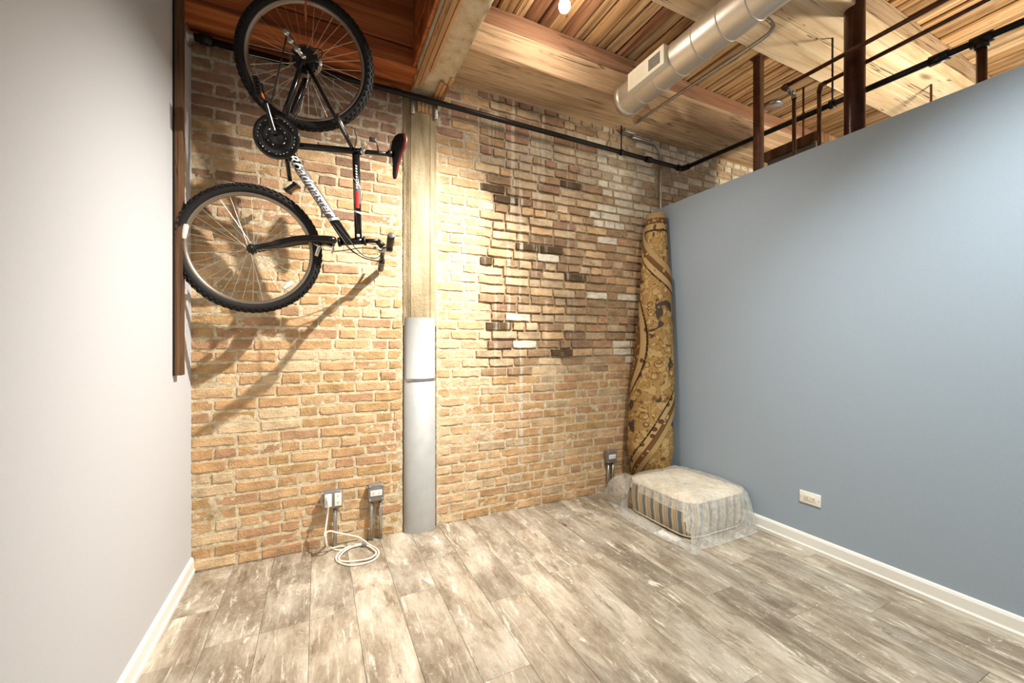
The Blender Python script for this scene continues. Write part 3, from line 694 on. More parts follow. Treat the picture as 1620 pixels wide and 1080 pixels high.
# chainset
BBc = bp(437, 218); Rc = .108
cr = MB(); cr.lathe(bp(444, 222, .062), NB, [(0, -.004), (.03, -.004), (Rc, -.002), (Rc+.002, 0), (Rc, .004), (Rc-.012, .006), (Rc-.016, .002), (Rc-.03, .002), (Rc-.034, .006), (.055, .006), (.05, .001), (.03, .003), (0, .012)], 48)
ck = add(cr, 'chainring_guard', 'bike_black')
for rr, n in ((Rc-.023, 30), (.066, 22), (.044, 10)):
    for k in range(n):
        a = 2*PI*k/n+rr*40; 
        if (k*7) % 5 == 0: continue
        c = bp(444, 222, .0655)+(E1*math.cos(a)+E2*math.sin(a))*rr; tn = (-E1*math.sin(a)+E2*math.cos(a))
        add(MB().tube([c-tn*.004, c+tn*.004], .0028, 5), 'tooth', 'chrome', ck)
add(MB().lathe(bp(437, 218, .03), NB, [(.022, -.07), (.022, .03)], 20), 'bottom_bracket', 'bike_black')
# chain
mb = MB()
def chain(a, b):
    n = int((b-a).length/.0127)
    for k in range(n):
        c0, c1 = a.lerp(b, k/n), a.lerp(b, (k+.8)/n); mb.tube([c0, c0.lerp(c1, .5), c1], [.0045, .0032, .0045], 5, sq=.8)
chain(bp(459, 62, .05), bp(434, 172, .05)); add(mb, 'chain', 'bike_satin')
mb = MB(); chain(bp(500, 108, .045), bp(497, 125, .05)); chain(bp(497, 125, .05), bp(470, 196, .055)); add(mb, 'chain', 'bike_satin')
# cranks and pedals
def pedal(c, la, wa, parent):                          # la: along the axle, wa: across the foot
    la = Vector(la).normalized(); wa = (wa-la*wa.dot(la)).normalized(); ta = la.cross(wa)
    Mx = Matrix.Translation(c)@Matrix((la, wa, ta)).transposed().to_4x4()
    p2 = MB(); p2.bbox((-.045, -.024, -.009), (.045, .024, .009), .004, 0, Mx)
    for k in range(6):
        for s_ in (-1, 1): p2.box((-.043+k*.016, s_*.03-.006, -.012), (-.034+k*.016, s_*.03+.006, .012), 0, Mx)
    pd = add(p2, 'pedal', 'bike_satin', parent)
    q2 = MB(); q2.box((-.036, -.012, .008), (-.016, .012, .012), 0, Mx); q2.box((-.036, -.012, -.012), (-.016, .012, -.008), 0, Mx); add(q2, 'pedal_reflector', 'reflector_o', pd)
a0, a1 = bp(443, 221, .085), bp(431, 172, .10)
ca = add(MB().tube([a0, a0.lerp(a1, .15), a0.lerp(a1, .9), a1], [.017, .014, .009, .011], 10), 'crank_arm', 'bike_black')
pc = bp(424, 158, .12); add(MB().tube([a1, pc], .006, 8), 'pedal_axle', 'chrome', ca)
pedal(pc, E2*1.0-E1*.15-NB*.1, NB, ca)
b0, b1_ = bp(444, 218, -.06), bp(452, 282, -.08)
ca = add(MB().tube([b0, b0.lerp(b1_, .5), b1_], [.015, .011, .011], 10), 'crank_arm', 'bike_black'); pedal(bp(452, 291, -.12), NB, E1+E2*.8, ca)
# frame
seat = bp(560, 239); headT, headB = bp(577, 381), bp(537, 383); crown = bp(524, 383)
dt0, dt1 = bp(448, 228), bp(552, 384)
down = add(MB().tube([dt0, dt0.lerp(dt1, .5), dt1], [.023, .025, .0265], 18), 'down_tube', 'bike_black')
tt0, tt1 = bp(563, 241), bp(567, 380)
top = add(MB().tube([tt0, tt1], .0195, 18), 'top_tube', 'bike_black')
add(MB().tube([bp(440, 222), bp(475, 231), seat, bp(572, 240)], .017, 16), 'seat_tube', 'bike_black')
add(MB().tube([headB, headT], .0195, 16), 'head_tube', 'bike_black')
for p_ in (headB, headT): add(MB().lathe(p_, (headT-headB), [(.018, -.008), (.026, -.006), (.026, .006), (.018, .008)], 16), 'headset_cup', 'bike_satin')
for s_ in (1, -1):
    o_ = s_*.055
    add(MB().tube([bp(483, 105, o_), bp(462, 165, s_*.045), bp(446, 205, s_*.03)], [.011, .0145, .0145], 10), 'chain_stay', 'bike_black')
    add(MB().tube([bp(489, 108, o_), bp(545, 212, s_*.035), bp(558, 236, s_*.015)], .0098, 10), 'seat_stay', 'bike_black')
    add(MB().tube([bp(484, 99, o_), bp(484, 106, o_), bp(489, 109, o_)], .012, 8, sq=.4), 'dropout', 'bike_black')
    # fork legs: bowed towards the room's light, ending at the front axle
    c_ = crown+NF*(s_*.055); h_ = hubF+NF*(s_*.052)
    up = Vector((0, 0, 1))
    add(MB().tube(bez([h_, h_.lerp(c_, .2)+up*.006, h_.lerp(c_, .55)+up*.024, h_.lerp(c_, .8)+up*.018, c_+up*.006, crown+NF*(s_*.02)], 6), [.012]*2+[.0145]*6+[.0195]*17+[.021]*6, 14), 'fork_leg', 'bike_black')
    add(MB().lathe(hubF, NF*s_, [(0, .045), (.017, .045), (.017, .058), (.009, .064), (.009, .07), (0, .07)], 14), 'axle_nut', 'bike_satin')
    # V-brakes
    r0, r1 = bp(540, 196, s_*.04), bp(549, 214, s_*.045)
    add(MB().tube([bp(536, 184, s_*.04), r0, r1], [.006, .009, .007], 8), 'rear_brake_arm', 'chrome' if s_ > 0 else 'bike_satin')
    f0 = at(505, 390, y=-.31-s_*.05); f1 = at(500, 405, y=-.31-s_*.05); f2 = at(525, 400, y=-.31-s_*.03)
    add(MB().tube([at(497, 384, y=-.31-s_*.05), f0, f1], [.008, .010, .009], 8), 'front_brake_arm', 'chrome')
    add(MB().tube(bez([f0, at(515, 388, y=-.31-s_*.05), at(527, 392, y=-.31-s_*.04), f2], 4), .006, 8), 'brake_lever_link', 'chrome')
add(MB().lathe(crown, headT-headB, [(0, -.015), (.03, -.012), (.032, .008), (.02, .016)], 16), 'fork_crown', 'bike_black')
add(MB().tube([headT, bp(600, 381)], .0125, 12).tube([bp(597, 381), bp(606, 390)], [.016, .02], 12), 'stem', 'bike_satin')
# seat post, saddle
add(MB().tube([bp(568, 239), bp(618, 244)], .0125, 12), 'seat_post', 'bike_satin')
add(MB().lathe(bp(574, 240), seat-bp(440, 222), [(.013, -.012), (.021, -.012), (.021, .012), (.013, .012)], 14).tube([bp(574, 240, .015), bp(575, 232, .03)], .005, 8), 'seat_clamp', 'chrome')
rf = MB().tube([bp(599, 242, .012), bp(598, 233, .03), bp(597, 228, .035)], .004, 8); rb = add(rf, 'reflector_bracket', 'bike_satin'); c = bp(591, 225, .045); add(MB().bbox(c-Vector((.018, .006, .012)), c+Vector((.018, .006, .012)), .004), 'reflector', 'bike_satin', rb)
sa, sb = bp(634, 211), bp(624, 283)
ax = (sb-sa); mb = MB(); prof = [(0, .03, .008), (.05, .055, .018), (.18, .075, .026), (.35, .068, .028), (.5, .045, .026), (.7, .026, .022), (.9, .02, .019), (.98, .014, .013), (1.0, .006, .006)]
wdv = (NB*.68+E1*.73).normalized(); thk = ax.cross(wdv).normalized(); thk = thk if thk.x > 0 else -thk
vs = []; n = 16
for (t_, wd, th) in prof:
    c = sa+ax*t_+thk*(-.006*math.sin(PI*t_))
    for k in range(n):
        a = 2*PI*k/n; vs.append(c+wdv*(math.cos(a)*wd*.8)+thk*(math.sin(a)*th*(.8 if math.sin(a) > 0 else .5)))
mb.add(vs, [(i*n+k, i*n+(k+1) % n, (i+1)*n+(k+1) % n, (i+1)*n+k) for i in range(len(prof)-1) for k in range(n)]+[tuple(range(n))[::-1]], 0, True)
for i, f in enumerate(mb.f):
    if len(f) == 4:
        k = f[0] % n; row = f[0]//n; mb.m[i] = 1 if (1 <= row <= 6 and k in (0, 1, 14, 15)) else 0
sdl = mb.build('saddle', [M['bike_satin'], M['saddle_red']], bk)
add(MB().tube(bez([bp(619, 226), bp(617, 236), bp(617, 252), bp(621, 264)], 5), .004, 8), 'saddle_rail', 'chrome', sdl)
add(MB().lathe(bp(617, 243), E1, [(0, -.012), (.018, -.012), (.018, .012), (0, .012)], 12), 'saddle_clamp', 'bike_satin', sdl)
# handlebar
g0 = at(619, 372, y=-.60); g1 = at(616, 392, y=-.49); m0 = at(608, 394, y=-.37); m1 = at(605, 401, y=-.25); g2 = at(604, 413, y=-.17); g3 = at(602, 426, y=-.022)
hb = add(MB().tube(bez([g0, g1, m0, m1, g2, g3], 6), .013, 12), 'handlebar', 'bike_satin')
for a_, b_ in ((g0, g1), (g3, g2)):
    add(MB().tube([a_, a_.lerp(b_, .06), a_.lerp(b_, .94), b_], [.0175, .0195, .0185, .017], 14), 'grip', 'bike_satin', hb)
    add(MB().lathe(a_, (a_-b_), [(0, .002), (.013, .002), (.0165, 0)], 14), 'grip_end', 'bike_grey', hb)
for (c, tip, piv) in ((g1, at(593, 392, y=-.58), at(602, 398, y=-.47)), (g2, at(590, 418, y=-.06), at(599, 414, y=-.15))):
    lv = add(MB().tube(bez([c, piv, piv.lerp(tip, .5)+Vector((0, 0, -.006)), tip], 5), [.011]*4+[.0075]*11+[.009], 8), 'brake_lever', 'chrome', hb)
    add(MB().bbox(c-Vector((.016, .022, .02)), c+Vector((.016, .022, .014)), .006), 'shifter', 'bike_satin', hb)
def cable(pts, r_=.0026): add(MB().tube(bez(pts, 8), r_, 6), 'cable', 'bike_satin')
cable([at(604, 400, y=-.47), at(596, 408, y=-.45), at(577, 405, y=-.42), at(562, 392, y=-.38), bp(557, 384, .03), bp(530, 352, .025)])
cable([at(606, 404, y=-.2), at(600, 412, y=-.25), at(578, 409, y=-.3), at(560, 398, y=-.34), bp(547, 384, .03), bp(527, 355, .025)])
cable([at(604, 415, y=-.18), at(592, 412, y=-.22), at(570, 405, y=-.28), at(548, 389, y=-.33), bp(530, 358, .02)])
cable([at(603, 396, y=-.4), at(594, 394, y=-.38), at(572, 392, y=-.36), at(545, 396, y=-.35), at(527, 398, y=-.33)])
cable([bp(529, 356, .022), bp(490, 298, .024), bp(456, 247, .024)], .0016)
cable([bp(560, 244, .02), bp(565, 222, .03), bp(563, 209, .03), bp(556, 203, .03)])
cable([bp(497, 87, .06), bp(510, 89, .07), bp(515, 97, .07), bp(506, 105, .07), bp(485, 110, .065), bp(474, 120, .06)], .003)
# lettering and decals wrapped round the tubes
def wrap_text(txt, a, b, size, r_, parent, mat, shear=.35, start=.1, lift=.0008, ysc=1.0, flip=False):
    cu = bpy.data.curves.new('txt', 'FONT'); cu.body = txt; cu.size = size; cu.shear = shear; cu.align_y = 'CENTER'; cu.resolution_u = 3; cu.offset = .0006
    tmp = bpy.data.objects.new('txt', cu); COL.objects.link(tmp); dg = bpy.context.evaluated_depsgraph_get(); me = bpy.data.meshes.new_from_object(tmp.evaluated_get(dg))
    bm = bmesh.new(); bm.from_mesh(me); bmesh.ops.triangulate(bm, faces=bm.faces[:])
    bmesh.ops.subdivide_edges(bm, edges=[e for e in bm.edges if e.calc_length() > size*.2], cuts=2)
    d_ = (b-a); L = d_.length; d_.normalize(); mid = a.lerp(b, .5); view = (CAM-mid).normalized(); nn = (view-d_*view.dot(d_)).normalized(); side = nn.cross(d_)
    for v in bm.verts:
        al = v.co.x+start*L; ang = v.co.y*ysc/r_; v.co = a+d_*al+(nn*math.cos(ang)+side*math.sin(ang))*(r_+lift)
    bm.to_mesh(me); bm.free(); bpy.data.objects.remove(tmp); me.materials.clear(); me.materials.append(M[mat]); me.name = 'lettering'
    o = bpy.data.objects.new('lettering', me); link(o, parent); return o
wrap_text('Roadmaster', dt0, dt1, .072, .0252, down, 'decal_white', .45, .1)
def band(a, b, t0, t1, r_, parent, mat, name='decal', ang=PI*.75, slant=0.0):
    d_ = (b-a); mid = a.lerp(b, .5); view = (CAM-mid).normalized(); dn = d_.normalized(); nn = (view-dn*view.dot(dn)).normalized(); side = nn.cross(dn); vs = []; n = 12
    for t_ in (t0, t1):
        for k in range(n+1):
            an = -ang+2*ang*k/n; vs.append(a+d_*(t_+slant*an)+(nn*math.cos(an)+side*math.sin(an))*r_)
    add(MB().add(vs, [(k, k+1, n+2+k, n+1+k) for k in range(n)], 0, True), name, mat, parent)
band(dt0, dt1, .24, .74, .0262, down, 'bike_grey', ang=PI*.42)
for o_ in list(down.children):
    if o_.name.startswith('lettering'):
        for v in o_.data.vertices: v.co += (CAM-v.co).normalized()*.0022
band(dt0, dt1, .74, .765, .0272, down, 'decal_white', slant=.012); band(dt0, dt1, .19, .21, .0246, down, 'decal_white', slant=.03)
band(tt0, tt1, .34, .58, .0199, top, 'bike_grey', ang=PI*.5); band(tt0, tt1, .44, .63, .0203, top, 'decal_red', ang=.55); band(tt0, tt1, .665, .685, .0202, top, 'decal_white', slant=.01); band(tt0, tt1, .33, .345, .0202, top, 'decal_white', slant=.05); band(tt0, tt1, .93, .96, .0202, top, 'decal_white', ang=.4)
wrap_text('Mt. Fury', tt0, tt1, .03, .0202, top, 'decal_white', .2, .16) if False else None
for k in range(9): band(tt0, tt1, .15+k*.03, .168+k*.03, .0202, top, 'decal_white', 'decal_letter', ang=.22, slant=.02)
# hook that carries the bicycle
ht = ptR(PI/2+.0, RR-.052); ht = bp(484, 26)
hk = empty('ceiling_hook', (ht.x, ht.y, DECK), 'orange-coated hook in the ceiling carrying the upper bicycle wheel', 'hook')
MB().tube(bez([(ht.x, ht.y, DECK+.02), (ht.x, ht.y+.0, DECK-.1), (ht.x+.005, ht.y-.04, ht.z+.12), (ht.x, ht.y-.045, ht.z+.03), (ht.x, ht.y-.03, ht.z-.005), (ht.x, ht.y+.01, ht.z-.012), (ht.x, ht.y+.04, ht.z+.01)], 6), .0045, 8).build('hook_rod', M['copper_hook'], hk)

# ------------------------------------------------------------------ power boxes on the brick wall
def cover_screws(par, c, w_, h_, y):
    for sx in (-1, 1):
        for sz in (-1, 1): MB().lathe((c.x+sx*w_, y, c.z+sz*h_), (0, -1, 0), [(.006, 0), (.006, .003), (0, .004)], 8).build('screw', M['zinc'], par)
def receptacle(par, c, y, horiz, w_=.033, h_=.02):
    (a_, b_) = (w_, h_) if horiz else (h_, w_)
    f = MB().bbox((c.x-a_, y-.004, c.z-b_), (c.x+a_, y+.002, c.z+b_), .0015).build('receptacle', M['white_plastic'], par)
    for s_ in (-1, 1):
        cx, cz = (c.x+s_*a_*.5, c.z) if horiz else (c.x, c.z+s_*b_*.5)
        for (dx, dz) in ((-.004, .003), (.004, .003), (0, -.005)):
            MB().box((cx+dx-.0012, y-.0048, cz+dz-.0025), (cx+dx+.0012, y-.0035, cz+dz+.0025)).build('slot', M['dark'], f)
def power_box(px, py, label, w_, h_, legs, rec):
    c = at(px, py, y=-.055); o = empty('power_box', (c.x, -.03, 0), label, 'outlet', 'grey power boxes on the brick wall')
    bx_ = MB().bbox((c.x-w_, -.055, c.z-h_), (c.x+w_, -.012, c.z+h_), .006).build('box', M['box_grey'], o)
    MB().bbox((c.x-w_*1.02, -.061, c.z-h_*1.02), (c.x+w_*1.02, -.054, c.z+h_*1.02), .003).build('cover', M['box_grey'], o)
    cover_screws(o, c, w_*.82, h_*.82, -.061)
    for dx in legs: MB().tube([(c.x+dx, -.032, c.z-h_), (c.x+dx, -.032, .0)], .0115, 10).build('conduit_leg', M['zinc'], o)
    rec(o, c); return c
def recA(o, c):
    for dx, hz in ((-.028, False), (.028, False)): receptacle(o, Vector((c.x+dx, 0, c.z)), -.061, False, .04, .02)
cA = power_box(527, 790, 'grey power box with the white cord plugged in, on a single conduit', .052, .052, (.012,), recA)
def recB(o, c): receptacle(o, Vector((c.x, 0, c.z)), -.061, True, .036, .018)
cB = power_box(595, 779, 'grey power box on two conduits next to the metal column jacket', .047, .052, (-.026, .03), recB)
cC = power_box(968, 722, 'small grey power box at the foot of the rolled rug', .047, .052, (-.02, .028), recB)
# outlet on the blue wall
c = at(1282, 788, x=W)
ow = empty('wall_outlet', (W, c.y, c.z), 'white horizontal outlet plate low on the blue wall', 'outlet')
MB().bbox((W-.007, c.y-.06, c.z-.037), (W+.001, c.y+.06, c.z+.037), .003).build('cover_plate', M['white_plastic'], ow)
rc = MB().bbox((W-.0095, c.y-.034, c.z-.017), (W-.005, c.y+.034, c.z+.017), .0015).build('receptacle', M['cream_plastic'], ow)
for s_ in (-1, 1):
    for (dy, dz) in ((-.005, .004), (-.005, -.004), (.006, 0)): MB().box((W-.0103, c.y+s_*.018+dy-.0025, c.z+dz-.0012), (W-.009, c.y+s_*.018+dy+.0025, c.z+dz+.0012)).build('slot', M['dark'], rc)
for s_ in (-1, 1): MB().lathe((W-.007, c.y+s_*.05, c.z), (-1, 0, 0), [(.003, 0), (.003, .0015), (0, .002)], 8).build('screw', M['zinc'], ow)
# white cord
pg = Vector((cA.x-.028, -.068, cA.z+.018))
ez = .0055
F_ = lambda px, py, z=ez: at(px, py, z=z)
cord = [pg+Vector((0, -.03, -.004)), pg+Vector((0, -.045, -.03)), at(518, 815, y=-.10), at(515, 838, y=-.12), at(514, 850, y=-.14), F_(519, 860, .012), F_(527, 868), F_(537, 870), F_(545, 868), F_(547, 865.5), F_(540, 864), F_(530, 865.5), F_(522, 868, .016), at(517, 862, y=-.13),
        at(515.5, 845, y=-.125), at(522, 840, y=-.12), at(536, 843, y=-.11), at(552, 846, y=-.10), at(568, 850, y=-.09), F_(584, 861), F_(596, 868), F_(599, 876), F_(592, 885), F_(576, 891), F_(556, 894), F_(540, 891), F_(532, 885), F_(534, 877, .012), F_(545, 868, .012), F_(560, 862), F_(575, 861), F_(590, 868, .014), F_(595, 875, .014), F_(585, 883, .013), F_(565, 887), F_(545, 888), F_(536, 884, .014), F_(541, 875, .014), F_(556, 865, .014), F_(574, 861, .012)]
co = empty('extension_cord', F_(560, 875, 0), 'white cord hanging from the power box and coiled on the floor', 'cord')
MB().tube(bez(cord, 8), .0055, 8).build('cable', M['cord'], co)
MB().bbox(pg-Vector((.011, .032, .012)), pg+Vector((.011, .002, .012)), .004).build('plug', M['white_plastic'], co)
pe = F_(576, 861, .014); MB().bbox(pe-Vector((.012, .012, .012)), pe+Vector((.014, .012, .012)), .004).build('socket_end', M['box_grey'], co)

# ------------------------------------------------------------------ rolled rug
t = NT('patterned_rug')
ed = t.n('Attribute'); ed.attribute_name = 'edge'; e = ed.outputs['Fac']
uvn = t.n('UVMap'); uvn.uv_map = 'rug'; uv = uvn.outputs[0]
wv = t.vadd(uv, t.mix(1.0, (0, 0, 0), (0, 0, 0)))
fl_n = t.noise(uv, 16, 2, .5, .9); lines = t.math('ABSOLUTE', t.math('SUBTRACT', fl_n, .5)); ln2 = t.math('ABSOLUTE', t.math('SUBTRACT', t.noise(uv, 27, 1, .5, 1.4), .52))
vor = t.voro(uv, 9); vorr = t.math('ABSOLUTE', t.math('SUBTRACT', vor, .3)); v2 = t.voro(uv, 26)
field = t.mix(t.rng(fl_n, .40, .6), lin((186, 156, 104)), lin((164, 130, 82)))
field = t.mix(t.rng(lines, .022, .012), field, lin((116, 82, 44))); field = t.mix(t.rng(ln2, .02, .01, 0, .8), field, lin((120, 88, 50)))
field = t.mix(t.rng(vor, .11, .08), field, lin((214, 178, 112))); field = t.mix(t.rng(vorr, .03, .018, 0, .85), field, lin((104, 74, 42)))
med = t.noise(uv, 5.2, 2, .5, 1.0); field = t.mix(t.math('MULTIPLY', t.rng(med, .60, .63), t.rng(v2, .15, .35)), field, lin((78, 66, 58)))
b1n = t.mix(t.rng(t.voro(uv, 24), .33, .27), lin((108, 78, 48)), lin((184, 152, 104)))
b2n = t.mix(t.rng(t.voro(uv, 17), .36, .31), lin((178, 148, 102)), lin((92, 68, 46)))
dots = t.mix(t.rng(t.voro(uv, 60), .3, .2), lin((58, 42, 30)), lin((176, 140, 92)))
def step(v, a): return t.rng(v, a-.0015, a+.0015)
col = t.mix(step(e, .05), lin((166, 138, 94)), lin((88, 64, 42)))
col = t.mix(step(e, .054), col, b1n); col = t.mix(step(e, .092), col, lin((78, 54, 32))); col = t.mix(step(e, .098), col, b2n)
col = t.mix(step(e, .15), col, dots); col = t.mix(step(e, .166), col, field)
t.bump(t.noise(uv, 300, 2), .002, .5); M['rug'] = t.fin(col, .95, 0, .1)
zs_r = [0, .2, .4, 1.2, 1.75, 2.2, 2.42]; rs_r = [.125, .16, .188, .148, .120, .094, .084]
def rr_(z): return float(np.interp(z, zs_r, rs_r))
pxc = [1032, 1028, 1028, 1034, 1037.5, 1038, 1037.5]
def rc_(z):
    r_ = rr_(z)+.012; xc = W-.004-r_; px = float(np.interp(z, zs_r, pxc)); d = ray(px, 500); tt = (xc-CX)/d.x; return Vector((xc, min(CY+d.y*tt, -r_-.012), z))
def rug_mesh(name, th0, th1, zlo, zhi, dr, edge, nth=72, nz=170, thick=.007, closed=False):
    vs = []; uvs = []; es = []
    for layer in (0, 1):
        for k in range(nz+1):
            for j in range(nth+1):
                th = th0+(th1-th0)*j/nth; z = zlo(th)+(zhi(th)-zlo(th))*k/nz; c = rc_(z); r_ = rr_(z)+dr-layer*thick+.004*math.sin(z*5+th*2)
                view = Vector((CX-c.x, CY-c.y)).normalized(); a = math.atan2(view.y, view.x)+th
                vs.append(Vector((min(c.x+r_*math.cos(a), W-.002), min(c.y+r_*math.sin(a), -.016), z))); uvs.append((th*.15, z)); es.append(edge(th, z))
    n1 = nth+1; n0 = (nz+1)*n1; fs = []
    for k in range(nz):
        for j in range(nth):
            a = k*n1+j; fs.append((a, a+1, a+n1+1, a+n1)); fs.append((n0+a+1, n0+a, n0+a+n1, n0+a+n1+1))
    for j in range(nth): fs.append((j+1, j, n0+j, n0+j+1)); a = nz*n1+j; fs.append((a, a+1, n0+a+1, n0+a))
    for k in range(nz): a = k*n1; fs.append((a, a+n1, n0+a+n1, n0+a)); a = k*n1+nth; fs.append((a+n1, a, n0+a, n0+a+n1))
    mb = MB().add(vs, fs, 0, True); o = mb.build(name, M['rug'], rug); me = o.data
    at_ = me.attributes.new('edge', 'FLOAT', 'POINT'); at_.data.foreach_set('value', es)
    ul = me.uv_layers.new(name='rug'); li = np.empty(len(me.loops), dtype=np.int32); me.loops.foreach_get('vertex_index', li)
    ul.data.foreach_set('uv', np.array(uvs, dtype=np.float32)[li].ravel()); return o
rug = empty('rolled_rug', rc_(0), 'tall rolled-up tan patterned rug leaning in the corner by the blue wall', 'rug')
# th runs to the viewer's right for positive? seen from above, +angle is anticlockwise = to the right of the viewer's near side
rug_mesh('inner_roll', -PI, PI, lambda th: 0.0, lambda th: 2.40, -.006, lambda th, z: min(2.40-z, z+.05+.03*math.sin(th)), 64, 120)
zt = lambda th: 2.06-.125*th-.03*math.cos(th*1.2)
zb = lambda th: .36+.235*th+.03*math.sin(th*2)
def edg(th, z):
    thb = R(-100)+R(84)*max(-.6, 1-((z-1.27)/.52)**2); r_ = rr_(z)
    return min((zt(th)-z)*.8, (z-zb(th))*.72, max(.056, (th-thb)*r_*.9+.166))
rug_mesh('outer_flap', -1.75, 1.9, zb, zt, .012, edg)

# ------------------------------------------------------------------ striped cushion in a plastic bag
t = NT('striped_ticking'); o = t.objc(); s = t.xyz(o); nn = t.xyz(t.n('NewGeometry').outputs['Normal'])
side = t.math('GREATER_THAN', t.math('ABSOLUTE', nn[0]), t.math('ABSOLUTE', nn[1]))
cd_ = t.math('ADD', t.math('MULTIPLY', side, s[1]), t.math('MULTIPLY', t.math('SUBTRACT', 1.0, side), s[0]))
fr = t.math('FRACT', t.math('MULTIPLY', cd_, 12.5))
col = t.ramp(fr, [(0, lin((128, 138, 146))), (.36, lin((220, 198, 158))), (.5, lin((146, 146, 140))), (.56, lin((224, 204, 166))), (.70, lin((128, 138, 146))), (.76, lin((226, 206, 170)))], 'CONSTANT')
t.bump(t.noise(o, 240, 2), .001); M['ticking'] = t.fin(col, .9, 0, .15)
t = NT('cream_cushion_top'); o = t.objc(); n1 = t.noise(o, 9, 4, .6, .8); n2 = t.noise(o, 14, 3, .6, 1.2)
col = t.ramp(n1, [(.3, lin((214, 192, 154))), (.6, lin((240, 228, 204)))]); col = t.mix(t.rng(n2, .66, .72, 0, .8), col, lin((120, 118, 114))); M['cushion_top'] = t.fin(col, .9, 0, .15)
CC = Vector((3.085, -.65, 0)); HXc, HYc, HZc = .292, .300, .262
cu = empty('floor_cushion', CC, 'square cream and blue-grey striped floor cushion inside the plastic bag', 'cushion')
def sgn_pow(v, p): return math.copysign(abs(v)**p, v)
def loop_pt(a, hx, hy, p=.32): return Vector((sgn_pow(math.cos(a), p)*hx, sgn_pow(math.sin(a), p)*hy, 0))
NA = 96
def side_prof(): return [(0.93, .004), (.985, .02), (1.0, .06), (1.03, .12), (1.02, .18), (1.0, .225), (.985, .238)]
vs = []; fs = []
for (k_, z_) in side_prof():
    for j in range(NA): p_ = loop_pt(2*PI*j/NA, HXc*k_, HYc*k_); p_.z = z_; vs.append(CC+p_)
L_ = len(side_prof())
fs = [(i*NA+j, i*NA+(j+1) % NA, (i+1)*NA+(j+1) % NA, (i+1)*NA+j) for i in range(L_-1) for j in range(NA)]+[tuple(range(NA))[::-1]]
MB().add(vs, fs, 0, True).build('side_band', M['ticking'], cu)
vs = []; fs = []; NRr = 14
for i in range(NRr+1):
    k_ = 1-i/NRr*.999
    for j in range(NA):
        p_ = loop_pt(2*PI*j/NA, HXc*k_*.985, HYc*k_*.985, .32+.68*(1-k_)*.6); d_ = p_.length
        p_.z = .236+.038*math.sin(min(1, (1-k_)*2.2)*PI/2)-.04*math.exp(-(d_/.07)**2)+.008*mnoise.noise((p_.x*9, p_.y*9, 1)); vs.append(CC+p_)
fs = [(i*NA+j, i*NA+(j+1) % NA, (i+1)*NA+(j+1) % NA, (i+1)*NA+j) for i in range(NRr) for j in range(NA)]
MB().add(vs, fs, 0, True).build('top_panel', M['cushion_top'], cu)
for z_, k_ in ((.237, .99), (.014, .97)): MB().tube([CC+loop_pt(2*PI*j/NA, HXc*k_, HYc*k_)+Vector((0, 0, z_)) for j in range(NA)], .007, 8, closed=True).build('piping', M['cushion_top'], cu)
MB().lathe(CC+Vector((0, 0, .236)), (0, 0, 1), [(.016, 0), (.015, .006), (0, .009)], 14).build('button', M['box_grey'], cu)
# bag
t = NT('clear_plastic_film'); p = t.pos(); n1 = t.noise(p, 12, 5, .7, 1.5); n2 = t.noise(p, 5, 3, .6)
t.bump(t.math('ADD', n1, t.math('MULTIPLY', t.noise(t.mapping(p, (16, 16, 3)), 1, 4, .6, 1.0), .8)), .03, .8); t.fin(lin((244, 240, 230)), .22, 0, .6); t.b.inputs['Transmission Weight'].default_value = 0
t.set(t.b.inputs['Alpha'], t.ramp(t.math('ADD', t.math('MULTIPLY', n1, .6), t.math('MULTIPLY', n2, .4)), [(.38, .25), (.62, .56)])); M['film'] = t.mat
bag = empty('plastic_bag', (3.05, -.62, 0), 'crumpled translucent plastic bag pulled over the striped cushion', 'bag')
NA2 = 150; vs = []; fs = []
rings = [(0.02, .292), (.3, .290), (.6, .288), (.85, .282), (1.0, .266), (1.08, .235), (1.11, .19), (1.13, .14), (1.14, .09), (1.15, .045), (1.15, .012), (1.2, .004)]
bx = MB()
def flare(a, z_):
    # floor outline: pushed out towards the room's open side (-x) and the front corner
    c_, s_ = math.cos(a), math.sin(a); f_ = 1.0; low = max(0, 1-z_/.2); tent = max(0, 1-z_/.262)
    f_ += .12*tent*max(0, -s_)**1.5
    f_ += .16*low*max(0, -c_)**2+.16*low*math.exp(-((a-R(228))/.22)**2)+.04*math.exp(-((a-R(318))/.3)**2); return f_
for i, (k_, z_) in enumerate(rings):
    for j in range(NA2):
        a = 2*PI*j/NA2; p_ = loop_pt(a, HXc*k_, HYc*k_, .4 if k_ > .8 else .7); f_ = flare(a, z_); p_ = p_*f_
        wr = mnoise.noise((math.cos(a)*3.2, math.sin(a)*3.2, z_*7))*.028+abs(mnoise.noise((a*7, 2, z_*3)))*.028*max(0, k_-.8)/.35
        p_ = p_*(1+wr*(k_ if k_ > .7 else .3))
        q_ = CC+Vector((-.01, 0, 0))+p_; zz_ = z_+mnoise.noise((q_.x*7, q_.y*7, 3))*.012*(1 if z_ > .02 else .15)+mnoise.noise((q_.x*19, q_.y*19, 8))*.005
        vs.append(Vector((min(q_.x, W-.022), min(q_.y, -.345), max(.002, zz_))))
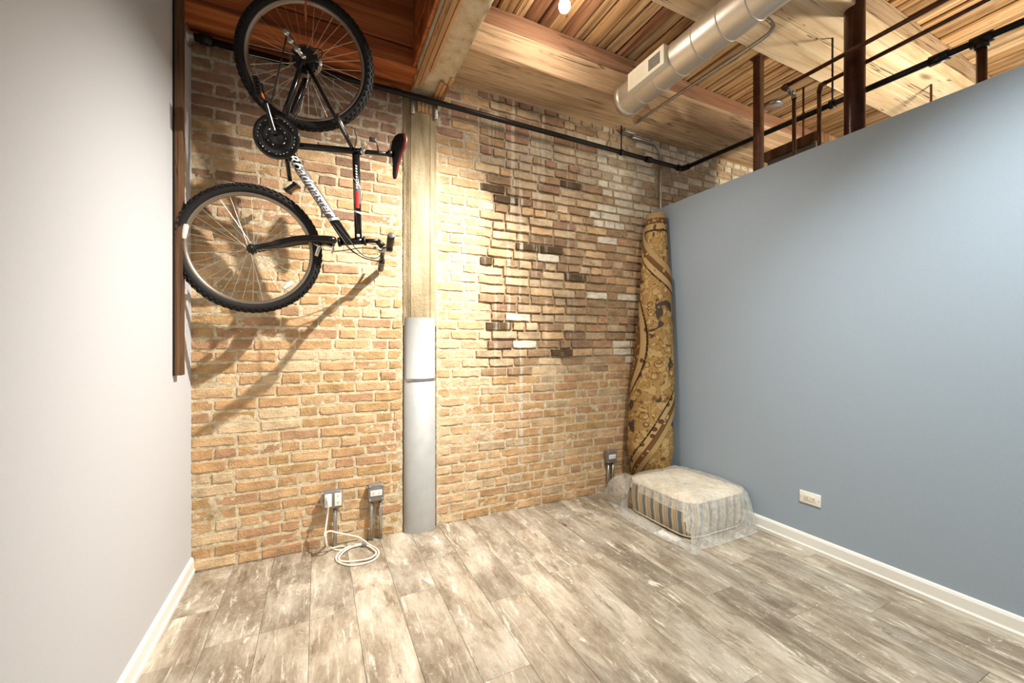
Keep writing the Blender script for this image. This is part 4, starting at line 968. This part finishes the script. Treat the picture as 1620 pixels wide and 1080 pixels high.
for i in range(len(rings)-1):
    for j in range(NA2):
        j2 = (j+1) % NA2; a = 2*PI*(j+.5)/NA2; zmid = (rings[i][1]+rings[i+1][1])/2
        c_, s_ = math.cos(a), math.sin(a)
        lim = .20-.5*max(0, abs(s_+.05)-.35)**1.2+.02*math.sin(a*9)
        if c_ < -.45 and .03 < zmid < lim: continue
        fs.append((i*NA2+j, i*NA2+j2, (i+1)*NA2+j2, (i+1)*NA2+j))
bx.add(vs, fs, 0, True); bx.build('film', M['film'], bag)
# loose edge lying on the floor in front of the opening and standing wings
def sheet(P, Q, n, amp, name, seed):
    m = 14; vs = []; A = bez(P, n); B = bez(Q, n)
    for i, (a_, b_) in enumerate(zip(A, B)):
        for k in range(m+1):
            p_ = a_.lerp(b_, k/m); p_ = p_+Vector((0, 0, abs(mnoise.noise((p_.x*14+seed, p_.y*14, k*.3)))*amp))
            p_.x = min(p_.x, W-.02); vs.append(p_)
    MB().add(vs, [(i*(m+1)+k, i*(m+1)+k+1, (i+1)*(m+1)+k+1, (i+1)*(m+1)+k) for i in range(len(A)-1) for k in range(m)], 0, True).build(name, M['film'], bag)
sheet([F_(962, 792, .004), F_(985, 818, .004), F_(1020, 838, .004), F_(1060, 858, .004), F_(1092, 869, .004)], [F_(984, 798, .003), F_(1005, 810, .003), F_(1030, 826, .003), F_(1064, 845, .003), F_(1090, 856, .003)], 8, .012, 'floor_flap', 1)
sheet([F_(962, 792, .004), at(957, 777, y=-.17), at(968, 757, y=-.24), at(990, 748, y=-.3)], [F_(986, 800, .004), at(986, 785, y=-.36), at(990, 768, y=-.36), at(1000, 752, y=-.38)], 8, .006, 'side_wing', 5)
# paper tag under the cushion
a, b = at(1036, 846, z=.012), at(1078, 852, z=.012)
tg = empty('care_tag', a.lerp(b, .5), 'folded white paper tag at the foot of the striped cushion', 'tag')
vs = [F_(1034, 843, .006), F_(1050, 850, .004), F_(1048, 838, .03), F_(1060, 846, .012), F_(1079, 853, .006), F_(1068, 857, .004)]
thk = [v+Vector((0, 0, .0015)) for v in vs]
MB().add(vs+thk, [(0, 1, 3, 2), (1, 5, 4, 3), (6, 8, 9, 7), (7, 9, 10, 11)]).build('paper', M['white_plastic'], tg)
